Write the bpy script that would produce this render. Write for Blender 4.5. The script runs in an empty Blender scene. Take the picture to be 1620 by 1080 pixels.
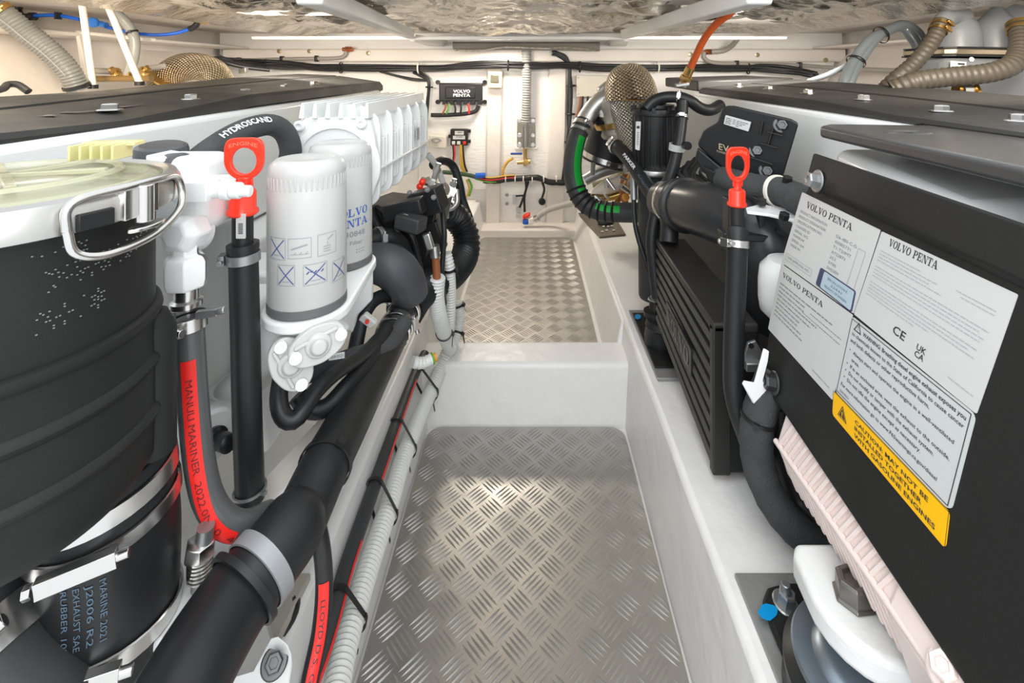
import bpy, bmesh, math, random
from mathutils import Vector, Matrix, noise
random.seed(7)
SC = bpy.context.scene
COL = SC.collection
PI = math.pi
# ------------------------------------------------------------ camera
F = 771.0; CX, CY = 840.0, 112.0; EYE = 0.90      # focal length in px (1620 wide), vanishing point, eye height
cd = bpy.data.cameras.new('camera'); cam = bpy.data.objects.new('camera', cd); COL.objects.link(cam)
cam.location = (0, 0, EYE); cam.rotation_euler = (PI/2, 0, 0)
cd.sensor_width = 36.0; cd.lens = F/1620*36.0
cd.shift_x = (810-CX)/1620.0; cd.shift_y = -(540-CY)/1620.0
cd.clip_start = 0.01; cd.clip_end = 60
SC.camera = cam
# ------------------------------------------------------------ world, lights, exposure
w = bpy.data.worlds.new('world'); SC.world = w; w.use_nodes = True
bg = w.node_tree.nodes['Background']; bg.inputs[0].default_value = (0.93, 0.97, 1.0, 1); bg.inputs[1].default_value = 0.95
def area(name, loc, target, size, power, col=(1, 1, 1), size_y=None, spread=None):
    l = bpy.data.lights.new(name, 'AREA'); l.energy = power; l.color = col; l.size = size
    if size_y: l.shape = 'RECTANGLE'; l.size_y = size_y
    if spread: l.spread = spread
    o = bpy.data.objects.new(name, l); COL.objects.link(o); o.location = loc
    o.rotation_euler = (Vector(target)-Vector(loc)).to_track_quat('-Z', 'Y').to_euler()
    return o
area('hatch_daylight', (0.0, -0.35, 2.3), (0.0, 1.0, 0.3), 1.3, 12, (0.97, 0.99, 1.0))
area('flash_light', (0.05, -0.25, 1.10), (0.0, 1.8, 0.75), 0.45, 3.0, (1, 1, 1))
area('ceiling_lamp_aft', (-0.17, 2.36, 1.028), (-0.15, 2.2, 0.0), 0.16, 3.6, (1.0, 0.90, 0.76))
area('bulkhead_fill_port', (-0.80, 1.60, 1.025), (-0.85, 2.3, 0.75), 0.25, 5.0, (1.0, 0.92, 0.82))  # added fill that brightens the bulkhead, no fixture here
area('bulkhead_fill_starboard', (0.80, 1.60, 1.025), (0.85, 2.3, 0.75), 0.25, 5.0, (1.0, 0.94, 0.86))  # starboard twin of the added bulkhead fill
area('hull_fill_port', (-1.02, 0.86, 1.075), (-1.62, 1.7, 0.85), 0.15, 6.5, (1.0, 0.84, 0.62))  # added fill above the frame, brightens the port hull side
area('hull_fill_starboard', (0.85, 0.80, 1.075), (1.6, 2.2, 0.95), 0.15, 4.5, (1.0, 0.90, 0.78))  # added fill out of view, brightens the starboard hull and corner
SC.view_settings.view_transform = 'Standard'; SC.view_settings.look = 'None'
SC.view_settings.exposure = 0.58; SC.view_settings.gamma = 1.0; SC.view_settings.use_curve_mapping = False

# ------------------------------------------------------------ placing helpers
def P(x, y, d): return Vector(((x-CX)/F*d, d, EYE-(y-CY)/F*d))
def PH(x, y, h): return P(x, y, h*F/(y-CY))
def V(*a): return Vector(a)
def PL(*a): return [P(*q) for q in a]

# ------------------------------------------------------------ materials
MATS = {}
def mat(name, col, rough=0.5, metal=0.0, bump=0.0, bscale=40.0, var=0.0, vscale=6.0, coat=0.0, trans=0.0, alpha=1.0, ior=1.45, stretch=None, bdist=0.002, weave=None, spec=None):
    if name in MATS: return MATS[name]
    m = bpy.data.materials.new(name); m.use_nodes = True; MATS[name] = m
    nt = m.node_tree; n = nt.nodes; L = nt.links; b = n['Principled BSDF']
    b.inputs['Base Color'].default_value = (*col, 1); b.inputs['Roughness'].default_value = rough
    b.inputs['Metallic'].default_value = metal; b.inputs['IOR'].default_value = ior
    if coat: b.inputs['Coat Weight'].default_value = coat; b.inputs['Coat Roughness'].default_value = 0.12
    if trans: b.inputs['Transmission Weight'].default_value = trans
    if alpha < 1: b.inputs['Alpha'].default_value = alpha
    if spec is not None: b.inputs['Specular IOR Level'].default_value = spec
    tc = n.new('ShaderNodeTexCoord'); src = tc.outputs['Object']
    if stretch:
        mp = n.new('ShaderNodeMapping'); mp.inputs['Scale'].default_value = stretch; L.new(src, mp.inputs[0]); src = mp.outputs[0]
    if var:
        t = n.new('ShaderNodeTexNoise'); t.inputs['Scale'].default_value = vscale; t.inputs['Detail'].default_value = 6; L.new(src, t.inputs['Vector'])
        r = n.new('ShaderNodeMapRange'); r.inputs[1].default_value = 0.3; r.inputs[2].default_value = 0.7; r.inputs[3].default_value = 1-var; r.inputs[4].default_value = 1+var*0.5
        L.new(t.outputs[0], r.inputs[0])
        mx = n.new('ShaderNodeMix'); mx.data_type = 'RGBA'; mx.blend_type = 'MULTIPLY'; mx.inputs[0].default_value = 0.55
        mx.inputs[6].default_value = (*col, 1); L.new(r.outputs[0], mx.inputs[7]); L.new(mx.outputs[2], b.inputs['Base Color'])
        r2 = n.new('ShaderNodeMapRange'); r2.inputs[1].default_value = 0.3; r2.inputs[2].default_value = 0.7
        r2.inputs[3].default_value = min(1, rough*1.2); r2.inputs[4].default_value = rough*0.85; L.new(t.outputs[0], r2.inputs[0]); L.new(r2.outputs[0], b.inputs['Roughness'])
    if bump:
        t = n.new('ShaderNodeTexNoise'); t.inputs['Scale'].default_value = bscale; t.inputs['Detail'].default_value = 5; L.new(src, t.inputs['Vector'])
        bp = n.new('ShaderNodeBump'); bp.inputs['Strength'].default_value = bump; bp.inputs['Distance'].default_value = bdist
        L.new(t.outputs[0], bp.inputs['Height']); L.new(bp.outputs[0], b.inputs['Normal'])
    if weave:
        us, vs, dist = weave
        sp = n.new('ShaderNodeSeparateXYZ'); L.new(tc.outputs['UV'], sp.inputs[0])
        def sn(sock, f):
            a = n.new('ShaderNodeMath'); a.operation = 'MULTIPLY'; a.inputs[1].default_value = f; L.new(sock, a.inputs[0])
            s = n.new('ShaderNodeMath'); s.operation = 'SINE'; L.new(a.outputs[0], s.inputs[0]); return s.outputs[0]
        a, c = sn(sp.outputs[0], us), sn(sp.outputs[1], vs)
        mu = n.new('ShaderNodeMath'); mu.operation = 'MULTIPLY'; L.new(a, mu.inputs[0]); L.new(c, mu.inputs[1])
        bp = n.new('ShaderNodeBump'); bp.inputs['Strength'].default_value = 1.0; bp.inputs['Distance'].default_value = dist
        rw = n.new('ShaderNodeMapRange'); rw.inputs[1].default_value = -0.5; rw.inputs[2].default_value = 0.5; rw.inputs[3].default_value = 0.30; rw.inputs[4].default_value = 1.15
        L.new(mu.outputs[0], rw.inputs[0]); mw = n.new('ShaderNodeMix'); mw.data_type = 'RGBA'; mw.blend_type = 'MULTIPLY'; mw.inputs[0].default_value = 1.0
        mw.inputs[6].default_value = (*col, 1); L.new(rw.outputs[0], mw.inputs[7]); L.new(mw.outputs[2], b.inputs['Base Color'])
        L.new(mu.outputs[0], bp.inputs['Height']); L.new(bp.outputs[0], b.inputs['Normal'])
    return m
GEL = mat('white_gelcoat', (0.80, 0.79, 0.775), 0.38, bump=0.8, bscale=14, var=0.06, vscale=5, bdist=0.006)
GELW = mat('white_fibreglass', (0.78, 0.76, 0.73), 0.55, bump=0.9, bscale=18, var=0.08, vscale=4, bdist=0.006)
LINER = mat('cream_liner', (0.74, 0.69, 0.64), 0.6, bump=0.8, bscale=10, var=0.10, vscale=5, bdist=0.008)
FOAM = mat('white_wall_padding', (0.84, 0.82, 0.79), 0.7, bump=0.7, bscale=22, bdist=0.004, stretch=(1, 1, 5))
TREAD = mat('tread_aluminium', (0.47, 0.455, 0.43), 0.41, 0.9, bump=0.25, bscale=260, var=0.12, vscale=9, bdist=0.0006)
FOIL = mat('silver_foil', (0.74, 0.71, 0.66), 0.13, 1.0, bump=0.8, bscale=55, bdist=0.004, stretch=(1, 2.5, 1))
WP = mat('white_engine_paint', (0.80, 0.82, 0.81), 0.32, bump=0.15, bscale=160, coat=0.25, bdist=0.0008)
WPR = mat('white_rough_casting', (0.76, 0.77, 0.76), 0.42, bump=0.5, bscale=180, bdist=0.001)
PINKW = mat('pale_pink_white_casting', (0.78, 0.66, 0.62), 0.35, bump=0.15, bscale=150, bdist=0.0008)
OFFW = mat('off_white_filter_paint', (0.50, 0.51, 0.495), 0.33, coat=0.2)
BK = mat('black_powder_coat', (0.015, 0.0155, 0.015), 0.52, bump=0.35, bscale=420, var=0.15, vscale=14, bdist=0.0006, spec=0.28)
BKP = mat('black_plastic', (0.014, 0.014, 0.015), 0.38, bump=0.12, bscale=200, var=0.2, vscale=20, bdist=0.0005)
BKC = mat('black_cover', (0.024, 0.023, 0.021), 0.46, bump=0.3, bscale=300, var=0.12, vscale=10, bdist=0.0005)
RB = mat('black_rubber', (0.013, 0.014, 0.0155), 0.42, bump=0.15, bscale=90, var=0.35, vscale=12, bdist=0.0008)
RBG = mat('grey_black_rubber', (0.038, 0.040, 0.043), 0.5, bump=0.2, bscale=110, var=0.3, vscale=14, bdist=0.0008)
RBF = mat('fabric_rubber', (0.055, 0.058, 0.060), 0.75, bump=0.9, bscale=380, var=0.3, vscale=30, bdist=0.0015)
STEEL = mat('stainless_steel', (0.66, 0.65, 0.63), 0.24, 1.0, bump=0.1, bscale=60, bdist=0.0005)
ALU = mat('cast_aluminium', (0.60, 0.60, 0.58), 0.38, 1.0, bump=0.4, bscale=160, bdist=0.0008)
ZINC = mat('zinc_grey', (0.36, 0.37, 0.37), 0.42, 0.85, bump=0.3, bscale=120, bdist=0.0006)
BLUEST = mat('bluish_steel_disc', (0.30, 0.36, 0.42), 0.32, 0.9)
BRASS = mat('brass', (0.62, 0.40, 0.14), 0.28, 1.0)
RED = mat('red_plastic', (0.85, 0.035, 0.012), 0.32, coat=0.2)
REDS = mat('red_stripe_print', (0.80, 0.02, 0.015), 0.45)
GREEN = mat('green_stripe_print', (0.0, 0.36, 0.035), 0.5)
BLUE = mat('blue_plastic', (0.01, 0.10, 0.55), 0.35)
BLUEP = mat('blue_paint_dot', (0.0, 0.27, 0.62), 0.4)
BLUEI = mat('blue_print', (0.03, 0.10, 0.42), 0.5)
ORNG = mat('orange_red_hose', (0.50, 0.085, 0.015), 0.42)
COPP = mat('brown_cable', (0.30, 0.10, 0.04), 0.4)
GREYP = mat('grey_plastic_tank', (0.19, 0.20, 0.207), 0.42, bump=0.2, bscale=120, bdist=0.0006)
COND = mat('light_grey_conduit', (0.66, 0.67, 0.64), 0.38)
GHOSE = mat('grey_hose', (0.20, 0.225, 0.235), 0.25, coat=0.5, var=0.15)
KHAKI = mat('khaki_ribbed_hose', (0.058, 0.049, 0.035), 0.5, var=0.25, vscale=16)
CLEARH = mat('clear_spiral_hose', (0.55, 0.57, 0.57), 0.2, alpha=0.72)
LABEL = mat('white_label', (0.56, 0.57, 0.56), 0.5)
LABELG = mat('glossy_white_label', (0.54, 0.565, 0.56), 0.35)
YEL = mat('yellow_sticker', (0.90, 0.48, 0.0), 0.45)
BLUL = mat('pale_blue_sticker', (0.42, 0.52, 0.58), 0.4)
INK = mat('black_ink', (0.025, 0.025, 0.03), 0.6)
INKG = mat('grey_ink', (0.22, 0.23, 0.24), 0.6)
INKL = mat('faint_grey_ink', (0.40, 0.41, 0.42), 0.6)
WPRN = mat('white_print', (0.75, 0.75, 0.75), 0.6)
GPRN = mat('grey_print', (0.20, 0.20, 0.20), 0.6)
BPRN = mat('blue_grey_print', (0.10, 0.16, 0.22), 0.6)
ROD = mat('white_rod_plastic', (0.82, 0.77, 0.70), 0.4)
TIE = mat('black_tie_plastic', (0.012, 0.012, 0.013), 0.4)
CLID = mat('clear_yellowish_lid', (0.60, 0.60, 0.42), 0.10, alpha=0.42, coat=0.6)
MESHW = mat('bronze_wire_mesh', (0.58, 0.48, 0.34), 0.30, 1.0, weave=(2*PI*30, 520, 0.004))
MESHS = mat('silver_wire_mesh', (0.62, 0.60, 0.56), 0.30, 1.0, weave=(2*PI*34, 600, 0.003))
WIREY = mat('yellow_wire', (0.60, 0.36, 0.05), 0.45)
WIREG = mat('green_wire', (0.12, 0.35, 0.05), 0.45)
WIRER = mat('red_wire', (0.60, 0.03, 0.02), 0.45)
CREAMB = mat('cream_box_plastic', (0.62, 0.58, 0.50), 0.5)
AMBER = mat('amber_plastic', (0.7, 0.30, 0.02), 0.4)

# ------------------------------------------------------------ object helpers
def tag(o, label, cat, group=None, kind=None):
    if label: o['label'] = label
    if cat: o['category'] = cat
    if group: o['group'] = group
    if kind: o['kind'] = kind
    return o
def thing(name, label, cat, loc, group=None):
    o = bpy.data.objects.new(name, None); COL.objects.link(o); o.empty_display_size = 0.02
    o.location = loc; return tag(o, label, cat, group)
def obj(name, bm, m, parent=None, smooth=True, bevel=0.0, seg=2, label=None, kind=None, ang=40):
    bmesh.ops.recalc_face_normals(bm, faces=bm.faces)
    me = bpy.data.meshes.new(name); bm.to_mesh(me); bm.free()
    o = bpy.data.objects.new(name, me); COL.objects.link(o)
    for mm in (m if isinstance(m, (list, tuple)) else [m]): me.materials.append(mm)
    if smooth:
        me.shade_smooth() if hasattr(me, 'shade_smooth') else [setattr(p, 'use_smooth', True) for p in me.polygons]
        try: me.set_sharp_from_angle(angle=math.radians(ang))
        except Exception: pass
    if bevel:
        b = o.modifiers.new('bevel', 'BEVEL'); b.width = bevel; b.segments = seg; b.limit_method = 'ANGLE'; b.angle_limit = math.radians(35)
        b.harden_normals = False
    if parent is not None:
        o.parent = parent
        if parent.type == 'EMPTY': o.matrix_parent_inverse = Matrix.Translation(-Vector(parent.location))
    if label: o['label'] = label
    if kind: o['kind'] = kind
    return o
def B(): 
    bm = bmesh.new(); bm.loops.layers.uv.new('UVMap'); return bm
def hexa(bm, t, b):
    """box from 4 top and 4 bottom corners"""
    a = [bm.verts.new(p) for p in t]; c = [bm.verts.new(p) for p in b]
    fs = [bm.faces.new(a), bm.faces.new(c[::-1])]
    for i in range(4):
        j = (i+1) % 4; fs.append(bm.faces.new((a[j], a[i], c[i], c[j])))
    return fs
def box(bm, x0, x1, y0, y1, z0, z1):
    return hexa(bm, [V(x0, y0, z1), V(x1, y0, z1), V(x1, y1, z1), V(x0, y1, z1)], [V(x0, y0, z0), V(x1, y0, z0), V(x1, y1, z0), V(x0, y1, z0)])
def obox(bm, c, ax, ay, az, sx, sy, sz):
    ax, ay, az = [Vector(a).normalized() for a in (ax, ay, az)]; c = Vector(c)
    f = lambda i, j, k: c+ax*(i*sx/2)+ay*(j*sy/2)+az*(k*sz/2)
    return hexa(bm, [f(-1, -1, 1), f(1, -1, 1), f(1, 1, 1), f(-1, 1, 1)], [f(-1, -1, -1), f(1, -1, -1), f(1, 1, -1), f(-1, 1, -1)])
def prism(bm, pts, n, th):
    """extrude polygon (3D pts) along n by th"""
    n = Vector(n).normalized()*th
    a = [bm.verts.new(p) for p in pts]; c = [bm.verts.new(Vector(p)+n) for p in pts]
    bm.faces.new(a[::-1]); bm.faces.new(c)
    for i in range(len(a)):
        j = (i+1) % len(a); bm.faces.new((a[i], a[j], c[j], c[i]))
def basis(ax):
    ax = Vector(ax).normalized(); t = V(0, 0, 1) if abs(ax.z) < 0.9 else V(0, 1, 0)
    u = t.cross(ax).normalized(); return u, ax.cross(u).normalized(), ax
def lathe(bm, o, ax, prof, seg=40, sx=1.0, sy=1.0, u=None, close=True, a0=0, a1=2*PI):
    """prof: list of (r, h) along axis"""
    o = Vector(o)
    if u is None: u, v, ax = basis(ax)
    else: ax = Vector(ax).normalized(); u = Vector(u); u = (u-ax*u.dot(ax)).normalized(); v = ax.cross(u)
    uv = bm.loops.layers.uv.active; full = abs(a1-a0-2*PI) < 1e-6; n = seg if full else seg+1
    rings = []; s = 0; ss = []
    for i, (r, h) in enumerate(prof):
        if i: s += math.hypot(r-prof[i-1][0], h-prof[i-1][1])
        ss.append(s)
        if r < 1e-6: rings.append([bm.verts.new(o+ax*h)])
        else: rings.append([bm.verts.new(o+ax*h+u*(r*sx*math.cos(a0+(a1-a0)*k/seg))+v*(r*sy*math.sin(a0+(a1-a0)*k/seg))) for k in range(n)])
    for i in range(len(rings)-1):
        A, C = rings[i], rings[i+1]
        for k in range(seg):
            j = (k+1) % n if full else k+1
            if len(A) == 1 and len(C) == 1: continue
            if len(A) == 1: f = bm.faces.new((A[0], C[k], C[j])); q = [(k, i), (k, i+1), (k+1, i+1)]
            elif len(C) == 1: f = bm.faces.new((A[k], C[0], A[j])); q = [(k, i), (k, i+1), (k+1, i)]
            else: f = bm.faces.new((A[k], A[j], C[j], C[k])); q = [(k, i), (k+1, i), (k+1, i+1), (k, i+1)]
            if uv:
                for lp, (kk, ii) in zip(f.loops, q): lp[uv].uv = (kk/seg, ss[ii])
    if close and full:
        for R in (rings[0], rings[-1]):
            if len(R) > 1: bm.faces.new(R)
def cyl(bm, o, ax, r, h, seg=32, bev=0.0):
    p = [(r, 0), (r, h)] if not bev else [(r-bev, 0), (r, bev), (r, h-bev), (r-bev, h)]
    lathe(bm, o, ax, p, seg)
class Path: pass
def spline(pts, step):
    pts = [Vector(p) for p in pts]
    if len(pts) == 2:
        n = max(2, int((pts[1]-pts[0]).length/step)+1); return [pts[0].lerp(pts[1], i/(n-1)) for i in range(n)]
    e = [pts[0]*2-pts[1]]+pts+[pts[-1]*2-pts[-2]]; out = []
    for i in range(1, len(e)-2):
        p0, p1, p2, p3 = e[i-1:i+3]
        for k in range(24):
            t = k/24; out.append(0.5*((2*p1)+(-p0+p2)*t+(2*p0-5*p1+4*p2-p3)*t*t+(-p0+3*p1-3*p2+p3)*t**3))
    out.append(pts[-1].copy())
    L = [0]
    for a, b in zip(out, out[1:]): L.append(L[-1]+(b-a).length)
    n = max(3, int(L[-1]/step)+1); res = []; j = 0
    for i in range(n):
        s = L[-1]*i/(n-1)
        while j < len(L)-2 and L[j+1] < s: j += 1
        dd = L[j+1]-L[j]; res.append(out[j].lerp(out[j+1], (s-L[j])/dd if dd > 0 else 0))
    return res
def path(pts, step=0.008):
    q = Path(); q.p = spline(pts, step); n = len(q.p)
    q.t = [(q.p[min(i+1, n-1)]-q.p[max(i-1, 0)]).normalized() for i in range(n)]
    q.s = [0]
    for a, b in zip(q.p, q.p[1:]): q.s.append(q.s[-1]+(b-a).length)
    q.L = q.s[-1]; u, v, _ = basis(q.t[0]); q.u = []; q.v = []
    for i in range(n):
        u = (u-q.t[i]*u.dot(q.t[i])).normalized(); q.u.append(u.copy()); q.v.append(q.t[i].cross(u))
    return q
def at(q, s):
    s = max(0, min(q.L, s)); j = 0
    lo, hi = 0, len(q.s)-1
    while hi-lo > 1:
        m = (lo+hi)//2
        if q.s[m] <= s: lo = m
        else: hi = m
    f = (s-q.s[lo])/max(1e-9, q.s[hi]-q.s[lo]); return q.p[lo].lerp(q.p[hi], f), q.t[lo].lerp(q.t[hi], f).normalized()
def tube(bm, pts, r, seg=18, step=None, rib=None, caps=True, rfun=None):
    """rib = (pitch, amplitude, sharpness)"""
    if step is None: step = rib[0]/6 if rib else (0.006 if callable(r) else max(0.004, r*0.5))
    q = pts if isinstance(pts, Path) else path(pts, step)
    uv = bm.loops.layers.uv.active; rings = []
    for i, p in enumerate(q.p):
        rr = r(q.s[i]/q.L) if callable(r) else r
        if rfun: rr *= rfun(q.s[i])
        if rib:
            c = 0.5+0.5*math.cos(2*PI*q.s[i]/rib[0]); rr += rib[1]*(c**rib[2])
        rings.append([bm.verts.new(p+q.u[i]*(rr*math.cos(2*PI*k/seg))+q.v[i]*(rr*math.sin(2*PI*k/seg))) for k in range(seg)])
    for i in range(len(rings)-1):
        A, C = rings[i], rings[i+1]
        for k in range(seg):
            j = (k+1) % seg; f = bm.faces.new((A[k], A[j], C[j], C[k]))
            if uv:
                for lp, (kk, ii) in zip(f.loops, [(k, i), (k+1, i), (k+1, i+1), (k, i+1)]): lp[uv].uv = (kk/seg, q.s[ii])
    if caps: bm.faces.new(rings[0][::-1]); bm.faces.new(rings[-1])
    return q
def stripe(q, r, ref, wid, m, parent, s0, s1, name='stripe', lift=0.0006):
    """painted stripe lying on a hose, facing ref"""
    bm = B(); ref = Vector(ref); prev = None; n = max(4, int((s1-s0)/0.006)); k = 4
    for i in range(n+1):
        p, t = at(q, s0+(s1-s0)*i/n); a = (ref-t*ref.dot(t)).normalized(); b = t.cross(a); row = []
        for j in range(k+1):
            th = (j/k-0.5)*wid/r; row.append(bm.verts.new(p+(a*math.cos(th)+b*math.sin(th))*(r+lift)))
        if prev:
            for j in range(k): bm.faces.new((prev[j], prev[j+1], row[j+1], row[j]))
        prev = row
    return obj(name, bm, m, parent)
# text as mesh, bent by a mapping (x, y) -> point
_tc = {}
def glyphs(s, bold=0.0):
    key = (s, bold)
    if key in _tc: return _tc[key]
    cu = bpy.data.curves.new('t', 'FONT'); cu.body = s; cu.size = 1.0; cu.resolution_u = 2; cu.offset = bold
    o = bpy.data.objects.new('t', cu); COL.objects.link(o)
    dg = bpy.context.evaluated_depsgraph_get(); me = bpy.data.meshes.new_from_object(o.evaluated_get(dg))
    vs = [v.co.to_2d() for v in me.vertices]; fs = [tuple(p.vertices) for p in me.polygons]
    bpy.data.objects.remove(o); bpy.data.curves.remove(cu); bpy.data.meshes.remove(me)
    x0 = min([v.x for v in vs], default=0); x1 = max([v.x for v in vs], default=1)
    _tc[key] = (vs, fs, x0, x1); return _tc[key]
def serif_word(s, bold=0.0):
    """wide bold slab-serif capitals, drawn as polygons (1 unit = cap height 0.72)"""
    H = .72; vs = []; fs = []; x = 0.0; S, T = .17, .06       # thick, thin
    def poly(pts):
        b = len(vs); vs.extend(Vector((X+x, Y*H)) for X, Y in pts); fs.append(tuple(range(b, b+len(pts))))
    def bar(x0, x1, y0, y1): poly([(x0, y0), (x1, y0), (x1, y1), (x0, y1)])
    def ring(cx, rx, y0, y1, a0=0, a1=360, n=20):
        cy, ry = (y0+y1)/2, (y1-y0)/2
        for i in range(n):
            q = []
            for a, o in ((i, 1), (i+1, 1), (i+1, 0), (i, 0)):
                t = math.radians(a0+(a1-a0)*a/n); r1, r2 = (rx, ry) if o else (rx-S, ry-T*1.3); q.append((cx+r1*math.cos(t), cy+r2*math.sin(t)))
            poly(q)
    for c in s:
        if c == ' ': x += .45; continue
        if c == 'V': poly([(.08, 1), (.08+S*1.2, 1), (.52, 0), (.40, 0)]); poly([(.72, 1), (.72+T, 1), (.52, 0), (.44, .05)]); bar(0, .38, .92, 1.0); bar(.60, .88, .92, 1.0); w_ = .90
        elif c == 'O': ring(.40, .40, -.02, 1.02); w_ = .82
        elif c == 'L': bar(.10, .10+S, 0, 1); bar(0, .37, .92, 1); bar(0, .72, 0, .09); bar(.64, .72, 0, .34); w_ = .78
        elif c == 'P': bar(.10, .10+S, 0, 1); bar(0, .37, 0, .08); bar(0, .45, .92, 1); bar(.25, .45, .44, .52); ring(.44, .30, .44, 1.0, -90, 90, 12); w_ = .78
        elif c == 'E': bar(.10, .10+S, 0, 1); bar(0, .72, 0, .09); bar(0, .70, .91, 1); bar(.25, .50, .46, .54); bar(.45, .51, .36, .64); bar(.64, .72, 0, .32); bar(.62, .70, .70, 1); w_ = .78
        elif c == 'N': bar(.12, .12+T, 0, 1); poly([(.10, 1), (.10+S*1.3, 1), (.78, 0), (.64, 0)]); bar(.72, .72+T, 0, 1); bar(0, .30, .92, 1); bar(0, .28, 0, .08); bar(.60, .90, .92, 1); w_ = .92
        elif c == 'T': bar(.36-S/2, .36+S/2, 0, 1); bar(.18, .54, 0, .08); bar(0, .72, .91, 1); bar(0, .07, .68, 1); bar(.65, .72, .68, 1); w_ = .76
        elif c == 'A': poly([(.36, 1), (.50, 1), (.86, 0), (.64, 0)]); poly([(.36, 1), (.42, .92), (.14, 0), (.08, 0)]); bar(.20, .68, .28, .36); bar(0, .26, 0, .08); bar(.56, .96, 0, .08); w_ = .94
        x += w_*.98+.05
    return vs, fs, 0.0, x-.05
def text(bm, s, f, size, align='L', width=None, bold=0.0, sx=1.0):
    """f(x, y) -> Vector, metres along and up the writing"""
    vs, fs, x0, x1 = serif_word(s) if s in ('VOLVO PENTA', 'VOLVO', 'PENTA') else glyphs(s, bold); W = (x1-x0)*size*sx
    if width: sx *= width/W; W = width
    off = {'L': 0, 'C': -W/2, 'R': -W}[align]
    nv = [bm.verts.new(f(off+(v.x-x0)*size*sx, v.y*size)) for v in vs]
    for q in fs:
        try: bm.faces.new([nv[i] for i in q])
        except ValueError: pass
class Quad:
    """flat panel through four corners TL TR BR BL"""
    def __init__(s, a, b, c, d, lift=0.0):
        s.q = [Vector(x) for x in (a, b, c, d)]
        s.n = (s.q[3]-s.q[0]).cross(s.q[1]-s.q[0]).normalized()
        s.W = ((s.q[1]-s.q[0]).length+(s.q[2]-s.q[3]).length)/2; s.H = ((s.q[3]-s.q[0]).length+(s.q[2]-s.q[1]).length)/2
    def __call__(s, u, v, k=0.0):
        a, b, c, d = s.q; return a*(1-u)*(1-v)+b*u*(1-v)+c*u*v+d*(1-u)*v+s.n*k
    def plate(s, bm, k0=0.0, k1=0.0006, u0=0, v0=0, u1=1, v1=1, rc=0.0):
        if rc:
            pts = []
            ru, rv = rc/s.W, rc/s.H
            for cu, cv, a0 in ((u1-ru, v0+rv, -90), (u1-ru, v1-rv, 0), (u0+ru, v1-rv, 90), (u0+ru, v0+rv, 180)):
                for i in range(5):
                    a = math.radians(a0+i*22.5); pts.append(s(cu+ru*math.cos(a), cv+rv*math.sin(a), k0))
        else: pts = [s(u0, v0, k0), s(u1, v0, k0), s(u1, v1, k0), s(u0, v1, k0)]
        prism(bm, pts, s.n, k1-k0)
    def frame(s, bm, u0, v0, u1, v1, t, k=0.0009):
        tu, tv = t/s.W, t/s.H
        for a, b, c, d in ((u0, v0, u1, v0+tv), (u0, v1-tv, u1, v1), (u0, v0, u0+tu, v1), (u1-tu, v0, u1, v1)):
            vs = [bm.verts.new(s(*p, k)) for p in ((a, b), (c, b), (c, d), (a, d))]; bm.faces.new(vs)
    def text(s, bm, t, u, v, size, k=0.0009, align='L', width=None, bold=0.0, sx=1.0):
        text(bm, t, lambda x, y: s(u+x/s.W, v-y/s.H, k), size, align, width, bold, sx)
    def bars(s, bm, u0, u1, v, size, seed=0, k=0.0009, fill=0.85):
        r = random.Random(seed); u = u0
        while u < u1:
            wd = min(u1-u, r.uniform(1.2, 4.5)*size/s.W*0.9)
            vs = [bm.verts.new(s(*p, k)) for p in ((u, v-size*0.5/s.H), (u+wd, v-size*0.5/s.H), (u+wd, v), (u, v))]; bm.faces.new(vs)
            u += wd+size*0.5/s.W
def bolt(parent, c, n, r=0.011, m=None, name='bolt', washer=True, hgt=0.008, lab=None):
    m = m or STEEL; bm = B(); c = Vector(c); z = 0
    if washer: lathe(bm, c, n, [(r*1.35, 0), (r*1.5, r*0.05), (r*1.35, r*0.18), (0, r*0.18)], 24); z = r*0.15
    lathe(bm, c+Vector(n).normalized()*z, n, [(r, 0), (r, hgt*0.85), (r*0.86, hgt), (r*0.55, hgt), (r*0.5, hgt*0.8), (0, hgt*0.8)], 6)
    return obj(name, bm, m, parent, smooth=False, label=lab)
def clamp(q, s, r, parent, wid=0.010, m=None, face=(0.1, -1, 0.4), name='hose_clamp', screw=True, th=0.0016, hl=1.0):
    m = m or STEEL; p, t = at(q, s); bm = B(); rr = r+0.0008
    lathe(bm, p-t*wid/2, t, [(rr, 0), (rr+th, 0.0006), (rr+th, wid-0.0006), (rr, wid)], 36, close=False)
    o = obj(name, bm, m, parent)
    if screw:
        a = Vector(face); a = (a-t*a.dot(t)).normalized(); b = t.cross(a); c = p+a*(rr+th+wid*0.32)
        bm = B(); obox(bm, c, t, b, a, wid*1.05, wid*1.5*hl, wid*0.62)
        cyl(bm, c-b*wid*(.6+.75*hl), b, wid*0.30, wid*(1.2+1.5*hl)*.85, 12); lathe(bm, c+b*wid*0.8*hl, b, [(wid*0.42, 0), (wid*0.42, wid*0.4)], 6)
        obj('clamp_screw', bm, m, o, bevel=0.0004)
    return o
def ziptie(q, s, r, parent, m=TIE, wid=0.006, face=(1, -0.2, 0.3), name='cable_tie', tail=0.02):
    p, t = at(q, s); bm = B()
    lathe(bm, p-t*wid/2, t, [(r+0.0005, 0), (r+0.0022, 0.0003), (r+0.0022, wid-0.0003), (r+0.0005, wid)], 28, close=False)
    a = Vector(face); a = (a-t*a.dot(t)).normalized(); b = t.cross(a)
    obox(bm, p+a*(r+0.004), t, b, a, wid*1.4, wid*1.4, 0.006)
    if tail: obox(bm, p+a*(r+0.004)+(b*-0.5-V(0, 0, 1))*tail*0.5, (b*-0.5-V(0, 0, 1)), t, a, tail, wid*0.8, 0.0015)
    return obj(name, bm, m, parent)
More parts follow.
